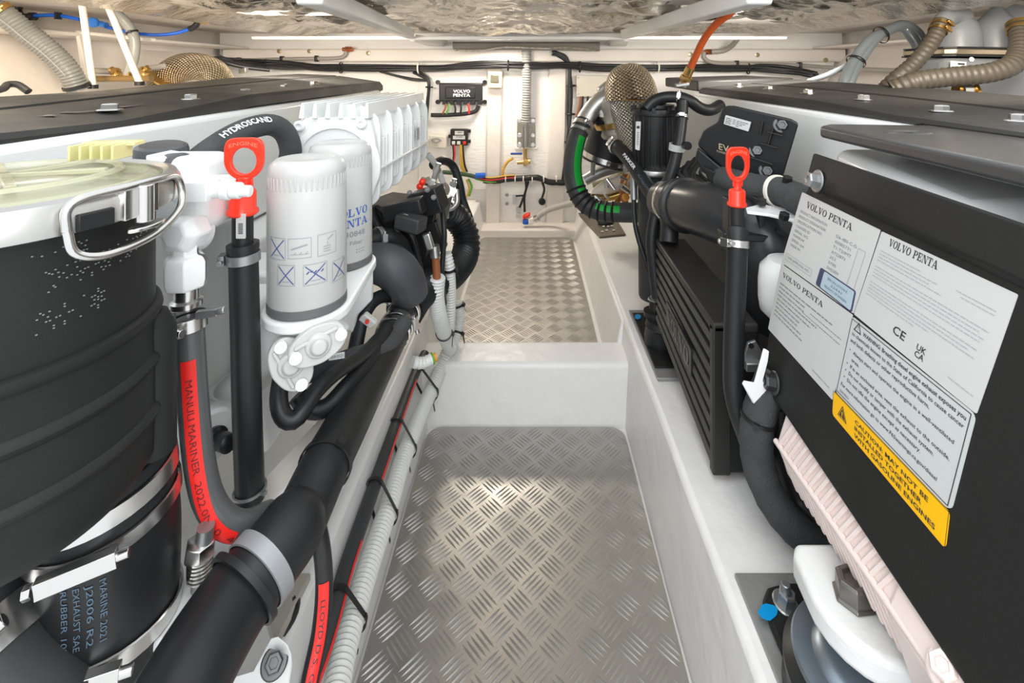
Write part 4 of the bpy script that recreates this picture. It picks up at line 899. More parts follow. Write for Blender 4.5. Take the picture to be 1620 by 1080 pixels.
# lower stud with spring, bottom left
sp = thing('mount_stud', 'threaded steel mounting stud with stacked washers between strainer hose and exhaust hose', 'bolt', P(316, 890, .47))
bm = B(); cyl(bm, P(316, 930, .47), (0.1, .0, 1), .0075, .06, 20); obj('stud', bm, ZINC, sp)
bm = B(); 
for k in range(6): lathe(bm, P(316, 912-k*6, .47), (.1, 0, 1), [(.006, 0), (.011, .0008), (.011, .0026), (.006, .0034)], 26)
obj('lock_washer', bm, STEEL, sp); bm = B(); lathe(bm, P(316, 878, .47), (.1, 0, 1), [(.013, 0), (.014, .003), (.013, .014), (.008, .016), (0, .016)], 6); obj('nut', bm, STEEL, sp, bevel=.0006)
bm = B(); box(bm, -.355, -.295, .43, .53, EYE-.515, EYE-.503); obj('foot_plate', bm, WPR, sp, bevel=.003)
mb = thing('hose_bracket', 'white plate with dark hex bolt below the grey-banded exhaust hose', 'bracket', P(432, 1050, .5))
bm = B(); prism(bm, [P(x, y, .50) for x, y in ((455, 1018), (462, 1035), (455, 1075), (430, 1130), (330, 1130), (350, 1075), (400, 1060), (428, 1008), (440, 1005))], (0, .3, -1), .012); obj('plate', bm, WP, mb, bevel=.003, seg=3)
bolt(mb, P(434, 1048, .495), (.3, -.7, .8), .0085, mat('dark_bolt', (.10, .10, .105), .4, .8), hgt=.010, lab='dark hex bolt')
bm = B(); prism(bm, PL((400, 905, .60), (492, 905, .60), (440, 1010, .52), (430, 1010, .52)), (0, .1, -1), .01); tag(obj('bearer_plate', bm, mat('warm_grey_paint', (.40, .37, .33), .5), bevel=.002), 'warm grey triangular plate right of the grey-banded hose coupling', 'plate')
tp = thing('rubber_strip', 'narrow black rubber strip standing right of the grey-banded coupling', 'strip', P(455, 930, .58))
bm = B(); tube(bm, PL((470, 935, .58), (462, 965, .56), (448, 1005, .54)), lambda f: .008*math.sin(PI*(f*.8+.1)), 12); obj('strip', bm, TIE, tp)
# small hose end fitting with green and orange rings beside the conduit
ge = thing('hose_fitting', 'grey plastic elbow fitting with green and orange ring beside the long conduit', 'fitting', P(672, 570, 1.0))
q = path(PL((652, 572, .95), (668, 574, .96), (682, 568, .97)), .004); bm = B(); tube(bm, q, .010, 20, rib=(.008, .0015, 1)); obj('body', bm, COND, ge)
bm = B(); n = q.t[-1]; lathe(bm, q.p[-1], n, [(.0105, 0), (.0115, .001), (.0115, .004), (.009, .005)], 22); obj('green_ring', bm, WIREG, ge); bm = B(); lathe(bm, q.p[-1]+n*.004, n, [(.0085, 0), (.0085, .006), (.004, .006), (.004, .002), (0, .002)], 22); obj('orange_ring', bm, AMBER, ge)
# ============================================================ BULKHEAD FITTINGS
WD = 2.585
def wbox(name, x0, y0, x1, y1, th, m, par, d=2.59, bev=.003, label=None):
    bm = B(); prism(bm, PL((x0, y0, d), (x1, y0, d), (x1, y1, d), (x0, y1, d)), (0, -1, 0), th); return obj(name, bm, m, par, bevel=bev, label=label)
cu = thing('control_unit', 'black control box with white lettering fixed to the bulkhead', 'control box', P(730, 147, 2.58))
wbox('housing', 696, 131, 764, 160, .030, BKP, cu, bev=.006); wbox('cover', 706, 137, 753, 155, .034, BKP, cu, bev=.004)
for x, y in ((693, 130), (767, 130), (693, 161), (767, 161)):
    bm = B(); lathe(bm, P(x, y, 2.59), (0, -1, 0), [(.012, 0), (.012, .012), (.005, .012), (.005, .006), (0, .006)], 18); obj('mounting_lug', bm, BKP, cu)
for i in range(6): wbox('connector', 701+i*11, 159, 708+i*11, 165, .03, BKP, cu, bev=.002)
qd = Quad(P(714, 141, 2.555), P(747, 141, 2.555), P(747, 153, 2.555), P(714, 153, 2.555)); bm = B(); qd.text(bm, 'VOLVO ', .5, .46, .022, align='C', width=.090, bold=.03); qd.text(bm, 'PENTA ', .5, .98, .022, align='C', width=.090, bold=.03); obj('lettering', bm, WPRN, cu)
wh = thing('wiring_harness', 'thin wiring harness hanging under the lettered control box', 'cable', P(725, 178, 2.57))
ms = [WIREG, TIE, TIE, COPP, WIRER]
bm = B(); tube(bm, PL((682, 182, 2.56), (705, 182, 2.56), (735, 180, 2.56), (752, 176, 2.56), (757, 167, 2.56)), .011, 12); obj('loom', bm, TIE, wh)
for i, (x0, x1) in enumerate(((711, 706), (719, 720), (729, 728), (706, 700), (740, 742))):
    bm = B(); tube(bm, PL((x0, 164, 2.555), ((x0+x1)/2+1, 172, 2.55), (x1, 180, 2.55)), .005, 8); obj('wire', bm, ms[i], wh)
ry = thing('relay_box', 'small black relay box with two white labels below the lettered control box', 'relay', P(729, 216, 2.58))
wbox('housing', 714, 203, 741, 229, .03, BKP, ry, bev=.004)
for x, y in ((742, 207), (742, 223), (713, 215)): wbox('mounting_lug', x-3, y-2.5, x+3, y+2.5, .014, BKP, ry, bev=.002)
for i, (x0, y0, x1, y1) in enumerate(((721, 206, 735, 212), (718, 213.5, 737, 219))):
    lb = wbox('label', x0, y0, x1, y1, .0315, LABEL, ry, bev=0, label='white label'); qd = Quad(*PL((x0, y0, 2.5580), (x1, y0, 2.5580), (x1, y1, 2.5580), (x0, y1, 2.5580))); bm = B(); qd.bars(bm, .2, .8, .62, .006, i); obj('label_print', bm, INK, lb)
for x, m in ((719, COND), (727, COND), (736, WIRER)): wbox('terminal', x-2.5, 222, x+2.5, 227, .038, m, ry, bev=.002)
for i, (x, m) in enumerate(((718, WIRER), (717, TIE), (728, WIREY), (730, WIREY), (732, TIE))):
    bm = B(); tube(bm, PL((x, 229, 2.56), (x+1, 245, 2.56), (x-1+i*1.0, 260, 2.56), (x+3+i, 272, 2.56)), .0055, 8); obj('wire', bm, m, ry)
jb = thing('junction_box', 'small cream box with a wire clip behind the rear of the finned housing', 'box', P(695, 222, 2.4))
bm = B(); obox(bm, P(694, 223, 2.555), (1, .2, -.1), (0, 1, 0), (0, 0, 1), .085, .06, .062); obj('housing', bm, CREAMB, jb, bevel=.004)
bm = B(); tube(bm, PL((682, 221, 2.515), (690, 219, 2.515), (697, 222, 2.515), (690, 225, 2.515), (683, 223, 2.515)), .004, 8); obj('clip', bm, ZINC, jb)
# main cable trunk along the top of the bulkhead
def bundle(name, label, pts, n, r, spread, ties, d=0, grp=None, m=TIE, seed=1):
    t = thing('cable_bundle', label, 'cable', pts[len(pts)//2], grp); rr = random.Random(seed)
    for k in range(n):
        off = V(rr.uniform(-1, 1), rr.uniform(-.6, .3), rr.uniform(-1, 1))*spread
        pp = [p+off+V(rr.uniform(-1, 1), 0, rr.uniform(-1, 1))*spread*.5 for p in pts]
        bm = B(); tube(bm, pp, r*rr.uniform(.7, 1.2), 10, .012); obj('cable', bm, m if k % 5 else RBG, t)
    q = path(pts, .01)
    for s in ties:
        p, t_ = at(q, s*q.L); bm = B(); lathe(bm, p-t_*.004, t_, [(spread+r*1.6, 0), (spread+r*1.9, .004), (spread+r*1.6, .008)], 16, close=False); obj('cable_tie', bm, ROD if int(s*100) % 2 else TIE, t)
    return t
bundle('cable_trunk', 'thick bundle of black cables running across the top of the bulkhead', PL((352, 96, 2.2), (400, 101, 2.45), (450, 104, 2.52), (520, 107, 2.54), (600, 107, 2.54), (690, 107, 2.54), (760, 103, 2.53), (840, 104, 2.53), (900, 105, 2.54), (960, 107, 2.54), (1050, 106, 2.54), (1150, 108, 2.54), (1230, 110, 2.5), (1290, 118, 2.4)), 9, .008, .016, (.1, .22, .35, .5, .62, .75, .9))
bundle('cable_trunk', 'bundle of black cables dropping down the bulkhead right of the white rib', PL((876, 84, 2.54), (896, 92, 2.55), (902, 106, 2.55), (904, 140, 2.56), (903, 180, 2.56), (900, 225, 2.56), (897, 270, 2.56), (894, 292, 2.56)), 6, .007, .012, (.3, .5, .7), seed=4)
bundle('cable_trunk', 'short black cable branch hanging behind the finned housing with a tie', PL((655, 112, 2.55), (672, 121, 2.56), (679, 132, 2.56), (677, 160, 2.56), (675, 195, 2.56)), 4, .007, .008, (.4,), seed=5)
bundle('cable_trunk', 'thin black cables slanting under the trunk above the finned housing', PL((600, 112, 2.54), (625, 120, 2.55), (650, 126, 2.56), (672, 127, 2.56)), 3, .005, .008, (), seed=6)
# lower harness
lh = thing('lower_harness', 'tape-wrapped wiring harness crossing the bulkhead at mid height', 'cable', P(800, 285, 2.56))
bm = B(); tube(bm, PL((765, 285, 2.56), (785, 286, 2.55), (805, 283, 2.55), (830, 282, 2.55), (850, 281, 2.55), (870, 288, 2.55), (895, 289, 2.55)), .015, 14, rfun=lambda s: 1+.18*noise.noise(V(s*40, 0, 0))); obj('taped_loom', bm, TIE, lh)
bm = B(); tube(bm, PL((700, 272, 2.5), (722, 274, 2.52), (742, 277, 2.55), (768, 284, 2.56)), .011, 12); obj('green_loom', bm, mat('dark_green_loom', (.03, .07, .03), .6), lh)
for y, m in ((279, WIREY), (283, WIRER), (286, WIREG)): bm = B(); tube(bm, PL((752, y-3, 2.55), (775, y+2, 2.54), (800, y-1, 2.54), (815, y-2, 2.54)), .004, 8); obj('wire', bm, m, lh)
bm = B(); tube(bm, PL((752, 278, 2.545), (768, 277, 2.545)), .014, 14); obj('blue_tape', bm, BLUE, lh)
for x in (800, 815, 828, 842, 860, 880): bm = B(); lathe(bm, P(x, 283, 2.55), (1, 0, 0), [(.0175, -.003), (.019, 0), (.0175, .003)], 16, close=False); obj('cable_tie', bm, ROD, lh)
for pts, r, m in ((((741, 283, 2.56), (746, 295, 2.56), (742, 310, 2.56)), .006, WIREG), (((738, 284, 2.56), (742, 298, 2.56), (738, 312, 2.56)), .005, WIREY), (((832, 287, 2.56), (832, 300, 2.57), (826, 318, 2.57), (822, 328, 2.57)), .006, TIE), (((836, 287, 2.56), (830, 310, 2.57), (830, 335, 2.57)), .006, TIE), (((858, 288, 2.56), (861, 300, 2.57), (857, 315, 2.57)), .006, TIE), (((830, 309, 2.57), (816, 310, 2.57)), .005, TIE)):
    bm = B(); tube(bm, PL(*pts), r, 8); obj('branch', bm, m, lh)
bm = B(); lathe(bm, P(857, 318, 2.57), (0.2, -1, 0), [(.018, 0), (.018, .015), (.01, .018), (0, .018)], 18); obj('round_plug', bm, BKP, lh)
for x, y in ((814, 311), (814, 318), (820, 331), (820, 340)): wbox('clip', x-3, y-3.5, x+3, y+3.5, .012, ALU, lh, d=2.6, bev=.001)
for x, y in ((802, 308), (802, 322)):
    bm = B(); lathe(bm, P(x, y, 2.6), (0, -1, 0), [(.009, 0), (.009, .003), (.006, .006), (0, .006)], 20); tag(obj('wall_plug', bm, ZINC), 'round grey plug set in the bulkhead below the harness, %s of two' % ('upper' if y < 315 else 'lower'), 'plug', 'round plugs in the bulkhead')
# clear vertical hose in bracket
vh = thing('clear_spiral_hose', 'clear ribbed hose hanging straight down the middle of the bulkhead', 'hose', P(833, 190, 2.55))
bm = B(); tube(bm, PL((833, 78, 2.54), (833, 130, 2.54), (832, 195, 2.55)), .022, 20, rib=(.013, .005, 1.2)); obj('hose', bm, mat('clear_spiral_wall', (.36, .355, .34), .25, alpha=.92), vh)
bm = B(); tube(bm, PL((832, 188, 2.55), (832, 232, 2.555)), .010, 14); obj('inner_pipe', bm, ZINC, vh)
vb = thing('skin_fitting', 'bright metal bracket plate with screws holding the foot of the clear vertical hose', 'bracket', P(832, 210, 2.58))
wbox('plate', 818, 186, 847, 235, .016, mat('aged_metal', (.34, .31, .25), .35, .85, bump=.5, bscale=60), vb, d=2.6, bev=.003); wbox('rim', 815, 232, 850, 236, .02, LINER, vb, d=2.6)
for x in (822, 843):
    for y in (191, 214, 229): bolt(vb, P(x, y, 2.582), (0, -1, 0), .008, STEEL)
    wbox('web', x+(4 if x < 830 else -6), 200, x+(6 if x < 830 else -4), 232, .03, mat('aged_metal', (0, 0, 0)), vb, d=2.59, bev=.001)
vv = thing('ball_valve', 'brass ball valve with dark blue lever and yellow tube under the clear hose', 'valve', P(830, 250, 2.56))
bm = B(); cyl(bm, P(831, 262, 2.57), (0, 0, 1), .010, .09, 14); cyl(bm, P(818, 257, 2.56), (1, 0, .1), .011, .07, 14); lathe(bm, P(832, 256, 2.56), (0, -1, 0), [(.018, -.02), (.018, .01), (0, .012)], 6); obj('body', bm, BRASS, vv)
bm = B(); obox(bm, P(817, 243, 2.55), (1, 0, 0), (0, 1, 0), (0, 0, 1), .062, .010, .011); obj('lever', bm, mat('dark_blue_lever', (.02, .06, .25), .4), vv, bevel=.003)
bm = B(); tube(bm, PL((812, 250, 2.56), (803, 256, 2.56), (796, 268, 2.56), (797, 280, 2.56), (803, 286, 2.55)), .0075, 12); obj('yellow_tube', bm, mat('amber_tube', (.62, .36, .06), .35), vv)
pf = thing('foil_patch', 'small square patch with foil window stuck over the bulkhead cable trunk', 'patch', P(784, 124, 2.56))
wbox('pad', 773, 113, 795, 139, .04, mat('kraft_pad', (.50, .43, .30), .7), pf, d=2.57, bev=.004); wbox('window', 777, 118, 790, 131, .043, mat('dark_foil_window', (.22, .20, .14), .3, .8, bump=1, bscale=60), pf, d=2.57)
sb = thing('beige_box', 'pale beige square cover plate on the bulkhead left of the mesh-wrapped turbo', 'box', P(935, 134, 2.57))
wbox('cover', 911, 119, 960, 153, .035, CREAMB, sb, bev=.005)
for x, y in ((915, 123), (956, 123), (915, 149)): bm = B(); lathe(bm, P(x, y, 2.555), (0, -1, 0), [(.004, 0), (.003, .002), (0, .002)], 10); obj('screw', bm, ZINC, sb)
for i, (x, m) in enumerate(((918, COPP), (922, TIE), (930, TIE))): bm = B(); tube(bm, PL((x, 152, 2.56), (x-1, 165, 2.56), (x-6, 185, 2.56)), .006, 8); obj('wire', bm, m, sb)
# drain hose low on the bulkhead
dh = thing('drain_hose', 'translucent hose with red and blue fitting at the foot of the bulkhead', 'hose', P(860, 340, 2.5))
bm = B(); tube(bm, PL((846, 347, 2.5), (858, 337, 2.5), (872, 330, 2.48), (890, 325, 2.4), (915, 318, 2.2)), .015, 16); obj('hose', bm, mat('frosted_hose', (.50, .49, .47), .3, alpha=.9), dh)
bm = B(); cyl(bm, P(846, 347, 2.5), (.8, -.2, .5), .018, .022, 16); obj('clamp', bm, STEEL, dh)
bm = B(); obox(bm, P(840, 349, 2.5), (1, 0, .3), (0, 1, 0), (0, 0, 1), .03, .03, .035); obj('white_body', bm, ROD, dh, bevel=.006)
bm = B(); obox(bm, P(833, 341, 2.5), (1, 0, .4), (0, 1, 0), (0, 0, 1), .042, .03, .022); obj('red_cap', bm, RED, dh, bevel=.008); bm = B(); cyl(bm, P(832, 354, 2.5), (0, 0, 1), .017, .022, 18, .003); obj('blue_cap', bm, BLUE, dh)
# pipes along the top ledge
for lab, pts, cop in (('thin grey pipe clipped along the port upper ledge ending in a copper elbow', ((340, 97, 2.3), (400, 95, 2.5), (470, 93, 2.53), (530, 92, 2.53), (545, 88, 2.53), (548, 80, 2.53)), (550, 78)), ('thin grey pipe clipped along the starboard upper ledge', ((1114, 82, 2.53), (1115, 92, 2.53), (1130, 99, 2.53), (1180, 101, 2.53), (1260, 103, 2.5), (1330, 108, 2.3), (1420, 112, 2.0)), (1121, 82))):
    t = thing('grey_pipe', lab, 'pipe', P(*pts[2])); bm = B(); q = tube(bm, PL(*pts), .010, 14); obj('pipe', bm, mat('taupe_pipe', (.30, .28, .25), .4), t)
    for s in (.2, .5, .75): p, t_ = at(q, s*q.L); bm = B(); obox(bm, p, t_, (0, 1, 0), (0, 0, 1), .014, .03, .032); obj('clip', bm, TIE, t, bevel=.003)
    bm = B(); x, y = cop; cyl(bm, P(x-8, y, 2.53), (1, 0, 0), .010, .055, 14); lathe(bm, P(x, y, 2.53), (1, 0, 0), [(.016, -.01), (.016, .01)], 6); lathe(bm, P(x+5, y, 2.53), (1, 0, .2), [(.015, -.006), (.015, .006)], 6); obj('copper_fitting', bm, mat('copper', (.55, .22, .10), .3, 1.0), t)
t = thing('grey_pipe', 'short translucent pipe curving up to the cross beam near the orange hose', 'pipe', P(1150, 75, 2.5)); bm = B(); tube(bm, PL((1126, 82, 2.52), (1145, 80, 2.5), (1158, 72, 2.45), (1166, 63, 2.4)), .013, 14); obj('pipe', bm, mat('taupe_pipe', (.30, .28, .25), .4), t)
for i, (x, y) in enumerate(((442, 81), (490, 81), (583, 84), (1092, 86), (1198, 87), (1306, 95))):
    bm = B(); lathe(bm, P(x, y, 2.55), (0, -1, 0), [(.012, 0), (.012, .003), (.006, .005), (0, .005)], 20)
    tag(obj('ledge_screw', bm, mat('dull_brass', (.42, .36, .24), .4, .7)), ['first port screw cap on the upper ledge, above the grey pipe', 'second port screw cap on the upper ledge, left of the copper elbow', 'port screw cap on the upper ledge just right of the copper elbow', 'starboard screw cap on the upper ledge left of the orange hose', 'starboard screw cap on the upper ledge right of the orange hose', 'starboard screw cap on the upper ledge nearest the hull'][i], 'screw', 'screw caps on the upper ledge')

# ============================================================ PORT UPPER CORNER
th = thing('spiral_hose', 'big clear ribbed hose sloping down from the top left corner behind the engine cover', 'hose', P(70, 70, 1.35))
bm = B(); q = tube(bm, PL((-25, 5, 1.30), (5, 22, 1.32), (40, 50, 1.35), (80, 82, 1.38), (108, 112, 1.40), (124, 142, 1.42)), .0265, 24, rib=(.009, .0028, 1.2)); obj('hose', bm, mat('clear_spiral_hose_grey', (.17, .175, .17), .3, alpha=.96), th)
stripe(q, .029, (.5, -.8, -.6), .003, INKG, th.children[0] if th.children else th, .02, q.L-.05, lift=.0005)
clamp(q, .036, .0292, th, .016, BRASS, (.2, -1, .3)); clamp(q, q.L-.012, .03, th, .01, TIE, screw=False)
for lab, a, b in (('left white plastic rod of the two leaning in the port corner', (128, -8, 1.40), (147, 136, 1.45)), ('right white plastic rod of the two leaning in the port corner', (164, -8, 1.35), (221, 131, 1.45))):
    t = thing('support_rod', lab, 'rod', P(*b), 'white rods in the port corner'); bm = B(); tube(bm, [P(*a), P(*b)], .0088, 16); obj('rod', bm, ROD, t); bm = B(); cyl(bm, P(*b)-V(0, 0, .008), (0, 0, 1), .013, .012, 16); obj('foot', bm, TIE, t)
gh = thing('grey_hose', 'grey hose curving down behind the white rods in the port corner', 'hose', P(205, 60, 1.55))
bm = B(); q = tube(bm, PL((140, -12, 1.5), (168, 8, 1.52), (196, 32, 1.55), (212, 58, 1.56), (212, 88, 1.56), (203, 118, 1.56)), .0145, 20); obj('hose', bm, mat('grey_soft_hose', (.33, .34, .33), .35), gh); ziptie(q, .16, .0148, gh, face=(.3, -1, .2), tail=.02)
bt = thing('blue_air_line', 'blue pneumatic tube with black elbow in the port upper corner', 'tube', P(100, 30, 1.55))
bm = B(); tube(bm, PL((22, -10, 1.53), (25, 12, 1.53)), .0085, 16); obj('tube', bm, BLUE, bt); bm = B(); tube(bm, PL((52, 25, 1.53), (85, 24, 1.53), (108, 27, 1.53), (127, 31, 1.53)), .0058, 14); obj('tube', bm, BLUE, bt)
bm = B(); tube(bm, PL((26, 10, 1.53), (28, 20, 1.53), (36, 27, 1.53), (52, 26, 1.53)), .0115, 16); cyl(bm, P(48, 26, 1.53), (1, 0, 0), .013, .014, 16); cyl(bm, P(27, 14, 1.53), (0, 0, 1), .013, .014, 16); obj('elbow', bm, BKP, bt)
bm = B(); obox(bm, P(92, 25, 1.52), (1, 0, 0), (0, 1, 0), (0, 0, 1), .006, .02, .022); obj('clip', bm, TIE, bt)
bt = thing('blue_air_line', 'blue pneumatic tube with round blue valve knob ending in a brass fitting', 'tube', P(220, 50, 1.6))
bm = B(); q = tube(bm, PL((166, 42, 1.58), (195, 49, 1.6), (225, 54, 1.62), (255, 55, 1.64), (280, 52, 1.66), (302, 45, 1.68)), .0058, 14); obj('tube', bm, BLUE, bt)
bm = B(); cyl(bm, P(150, 36, 1.57), (.2, -1, 0), .016, .014, 22, .003); cyl(bm, P(152, 36, 1.575), (1, 0, -.25), .0095, .035, 16); obj('valve_knob', bm, mat('blue_knob', (.03, .18, .62), .35), bt)
bm = B(); tube(bm, PL((300, 46, 1.68), (308, 42, 1.68), (314, 34, 1.68)), .010, 14); obj('elbow', bm, BKP, bt); bm = B(); cyl(bm, P(310, 34, 1.68), (1, 0, -.1), .007, .04, 14); cyl(bm, P(305, 30, 1.68), (.2, 0, 1), .006, .02, 12); obj('brass_tip', bm, BRASS, bt)
bf = thing('brass_manifold', 'row of brass elbows on a hose low in the port corner behind the cover', 'fitting', P(205, 118, 1.55))
for x, y, n in ((183, 114, (.8, 0, -.5)), (205, 117, (0, 0, 1)), (228, 112, (.8, 0, .6))):
    bm = B(); n = Vector(n).normalized(); cyl(bm, P(x, y, 1.56)-n*.018, n, .010, .036, 16); lathe(bm, P(x, y, 1.56)-n*.006, n, [(.015, 0), (.015, .012)], 6); cyl(bm, P(x, y+10, 1.56), (0, 0, 1), .011, .02, 16); obj('elbow', bm, BRASS, bf)
bm = B(); tube(bm, PL((150, 112, 1.56), (176, 113, 1.56)), .010, 14); obj('hose_left', bm, mat('taupe_pipe', (.30, .28, .25), .4), bf); bm = B(); tube(bm, PL((236, 108, 1.57), (262, 104, 1.6)), .009, 14); obj('hose_right', bm, mat('taupe_pipe', (.30, .28, .25), .4), bf)
bm = B(); tube(bm, PL((150, 125, 1.55), (240, 124, 1.55)), .010, 14); obj('rail', bm, mat('brown_fuel_rail', (.22, .14, .05), .4), bf)
ms_ = thing('turbo_heat_shield', 'bronze wire mesh heat shield dome behind the port engine cover', 'heat shield', P(305, 120, 1.8))
bm = B(); tube(bm, PL((252, 145, 1.8), (268, 118, 1.8), (300, 105, 1.8), (335, 112, 1.8), (352, 135, 1.8)), lambda f: .052-.010*abs(f-.4), 40, .006); obj('mesh_sleeve', bm, MESHW, ms_)
bm = B(); lathe(bm, P(262, 122, 1.78), (.7, -.2, .75), [(.058, -.004), (.062, 0), (.058, .004)], 36); obj('seam_ring', bm, BRASS, ms_)
kb = thing('black_cable_loop', 'thick black cable lying behind the far left end of the engine cover', 'cable', P(20, 140, 1.1))
bm = B(); tube(bm, PL((-20, 146, 1.05), (5, 140, 1.1), (12, 134, 1.15), (28, 134, 1.15), (45, 145, 1.15)), .008, 12); obj('cable', bm, RB, kb)
kb = thing('cable_cluster', 'black cables with small connectors lying behind the aft end of the port cover', 'cable', P(370, 100, 2.0))
for i in range(4): bm = B(); tube(bm, PL((330+i*4, 93+i, 1.9), (352, 92+i*2, 1.95), (370+i*5, 100+i*2, 2.0), (400+i*9, 108+i, 2.05)), .008, 10); obj('cable', bm, TIE, kb)
bm = B(); obox(bm, P(385, 112, 1.95), (1, 0, .2), (0, 1, 0), (0, 0, 1), .03, .02, .02); obj('connector', bm, ALU, kb, bevel=.002)
# recess in the hull lining
bm = B(); fr = [P(118, 48, 1.62), P(240, 60, 1.66), P(240, 66, 1.66), P(124, 54, 1.62)]; prism(bm, fr, (0, 1, 0), .02); prism(bm, [P(118, 48, 1.62), P(124, 54, 1.62), P(140, 130, 1.62), P(130, 130, 1.62)], (0, 1, 0), .02); struct('trim_17', bm, LINER, bevel=.003)
# ============================================================ STARBOARD SIDE (right)
en2 = thing('marine_engine', 'white starboard marine engine under a long dark cover, behind the warning label panel', 'engine', V(0.75, 1.1, 0.22))
CS2 = [(0.40, .080, .077, .070, .056), (0.59, .080, .075, .070, .055), (0.745, .080, .073, .064, .051), (0.80, .094, .073, .062, .050), (1.03, .092, .062, .055, .044), (1.35, .088, .058, .048, .036), (1.72, .086, .058, .045, .030), (1.74, .086, .064, .05, .036)]
cover(1, CS2, BKC, 'top_cover', en2)
bm = B(); hexa(bm, [V(.60, 1.76, EYE-.035), V(.95, 1.76, EYE-.025), V(.95, 2.18, EYE-.02), V(.60, 2.18, EYE-.03)], [V(.60, 1.76, EYE-.075), V(.95, 1.76, EYE-.075), V(.95, 2.18, EYE-.07), V(.60, 2.18, EYE-.07)]); obj('rear_cover', bm, BKC, en2, bevel=.006)
for x, y in ((1168, 138), (1216, 145), (1278, 154), (1366, 167), (1489, 185), (1612, 204)):
    X_ = .685; d = X_*F/(x-CX); bolt(en2, V(X_, d, cover_z(CS2, X_, d)-.0005), (0, 0, 1), .0115, STEEL, hgt=.009, lab='bright cover bolt')
bm = B(); hexa(bm, [V(.575, .745, EYE-.085), V(.90, .745, EYE-.085), V(.90, 1.75, EYE-.08), V(.575, 1.75, EYE-.08)], [V(.545, .745, EYE-.34), V(.90, .745, EYE-.34), V(.90, 1.75, EYE-.34), V(.545, 1.75, EYE-.34)]); obj('valve_cover', bm, WP, en2, bevel=.010, seg=3)
bm = B(); hexa(bm, [V(.52, 1.17, EYE-.11), V(.58, 1.17, EYE-.11), V(.58, 1.85, EYE-.09), V(.48, 1.85, EYE-.09)], [V(.48, 1.20, EYE-.30), V(.58, 1.20, EYE-.30), V(.58, 1.85, EYE-.30), V(.44, 1.85, EYE-.30)]); obj('rough_casting', bm, WPR, en2, bevel=.02, seg=4)
bm = B(); hexa(bm, [V(.54, .32, EYE-.345), V(.88, .32, EYE-.345), V(.88, 1.75, EYE-.345), V(.54, 1.75, EYE-.345)], [V(.50, .32, .222), V(.80, .32, .222), V(.80, 1.75, .222), V(.50, 1.75, .222)]); obj('engine_block', bm, mat('dark_block', (.05, .05, .05), .6), en2, bevel=.01)
# dark belt-guard top plate
bg_ = thing('guard_plate', 'thick dark top plate with rounded corner overhanging the warning label panel', 'cover plate', P(1500, 260, .6))
z1, z0 = EYE-.082, EYE-.100
pts = [V(.437, .735, 0), V(.60, .70, 0), V(.95, .66, 0), V(.95, .22, 0), V(.360, .22, 0), V(.395, .45, 0), V(.425, .70, 0)]
pts = [P(1297, 212, .73), V(.46, .755, 0), V(.62, .735, 0), V(.74, .71, 0), V(.74, .25, 0), V(.41, .25, 0), V(.425, .55, 0)]
bm = B(); prism(bm, [V(p.x, p.y, z0) for p in pts], (0, 0, 1), z1-z0); obj('plate', bm, mat('dark_satin_plate', (.055, .055, .056), .33, bump=.25, bscale=400, coat=.15, bdist=.0004), bg_, bevel=.005, seg=4)
bm = B(); lathe(bm, V(.500, .645, z1), (0, 0, 1), [(.030, 0), (.027, .0015), (.020, .0005), (0, -.0002)], 36, sx=1, sy=.6); obj('pressed_dimple', bm, mat('dark_satin_plate'[:], (0, 0, 0)), bg_)
wf = thing('pulley_cover', 'white domed casting glimpsed between the dark top plate and the label panel', 'engine part', V(.50, .60, .74))
bm = B(); hexa(bm, [V(.43, .48, EYE-.135), V(.60, .48, EYE-.125), V(.60, .74, EYE-.115), V(.455, .74, EYE-.115)], [V(.44, .48, EYE-.21), V(.60, .48, EYE-.21), V(.60, .74, EYE-.2), V(.46, .74, EYE-.2)]); obj('casting', bm, WP, wf, bevel=.02, seg=4)
bm = B(); hexa(bm, [V(.50, .24, EYE-.102), V(.74, .24, EYE-.102), V(.74, .51, EYE-.102), V(.53, .51, EYE-.102)], [V(.44, .24, EYE-.20), V(.74, .24, EYE-.20), V(.74, .51, EYE-.20), V(.50, .51, EYE-.20)]); obj('gap_shade_block', bm, BKP, wf)  # solid black block stands in for the shade in the gap under the plate
# ---- black guard panel with the labels
pn = thing('belt_guard', 'large black side panel carrying white data labels and a yellow caution sticker', 'panel', P(1400, 600, .5))
VD = V(.045, 1, .012)
Tf, Bf = P(1285, 250, .70), P(1217, 600, .70)
PO = Tf; PN = VD.cross(Bf-Tf).normalized()
if PN.x > 0: PN = -PN
def on_panel(x, y, k=0.0):
    r = V((x-CX)/F, 1, -(y-CY)/F); o = V(0, 0, EYE); t = (PO-o).dot(PN)/r.dot(PN); return o+r*t+PN*k
PX_ = [(1296, 248), (1287, 252), (1281, 262), (1277, 298), (1268, 312), (1238, 420), (1214, 535), (1207, 590), (1208, 608), (1222, 632), (1240, 655)]
pts = [on_panel(*p) for p in PX_]
pts = pts+[pts[-1]-VD*.50, on_panel(1296, 248)-VD*.50]
bm = B(); prism(bm, pts, -PN, .008); obj('plate', bm, BK, pn, bevel=.004, seg=3)
def pbar(a, b, wid, k, name, m=BK):      # pressed fold along the panel
    A, Bp = on_panel(*a), on_panel(*b); bm = B(); dn = (Bf-Tf).normalized()
    hexa(bm, [A+PN*k, Bp+PN*k, Bp+dn*wid+PN*.0003, A+dn*wid+PN*.0003], [A-PN*.004, Bp-PN*.004, Bp+dn*wid-PN*.004, A+dn*wid-PN*.004]); obj(name, bm, m, pn, bevel=.0015)
A0 = (1281, 292); A1v = on_panel(*A0)-VD*.48
bm = B(); dn = (Bf-Tf).normalized(); A = on_panel(*A0)
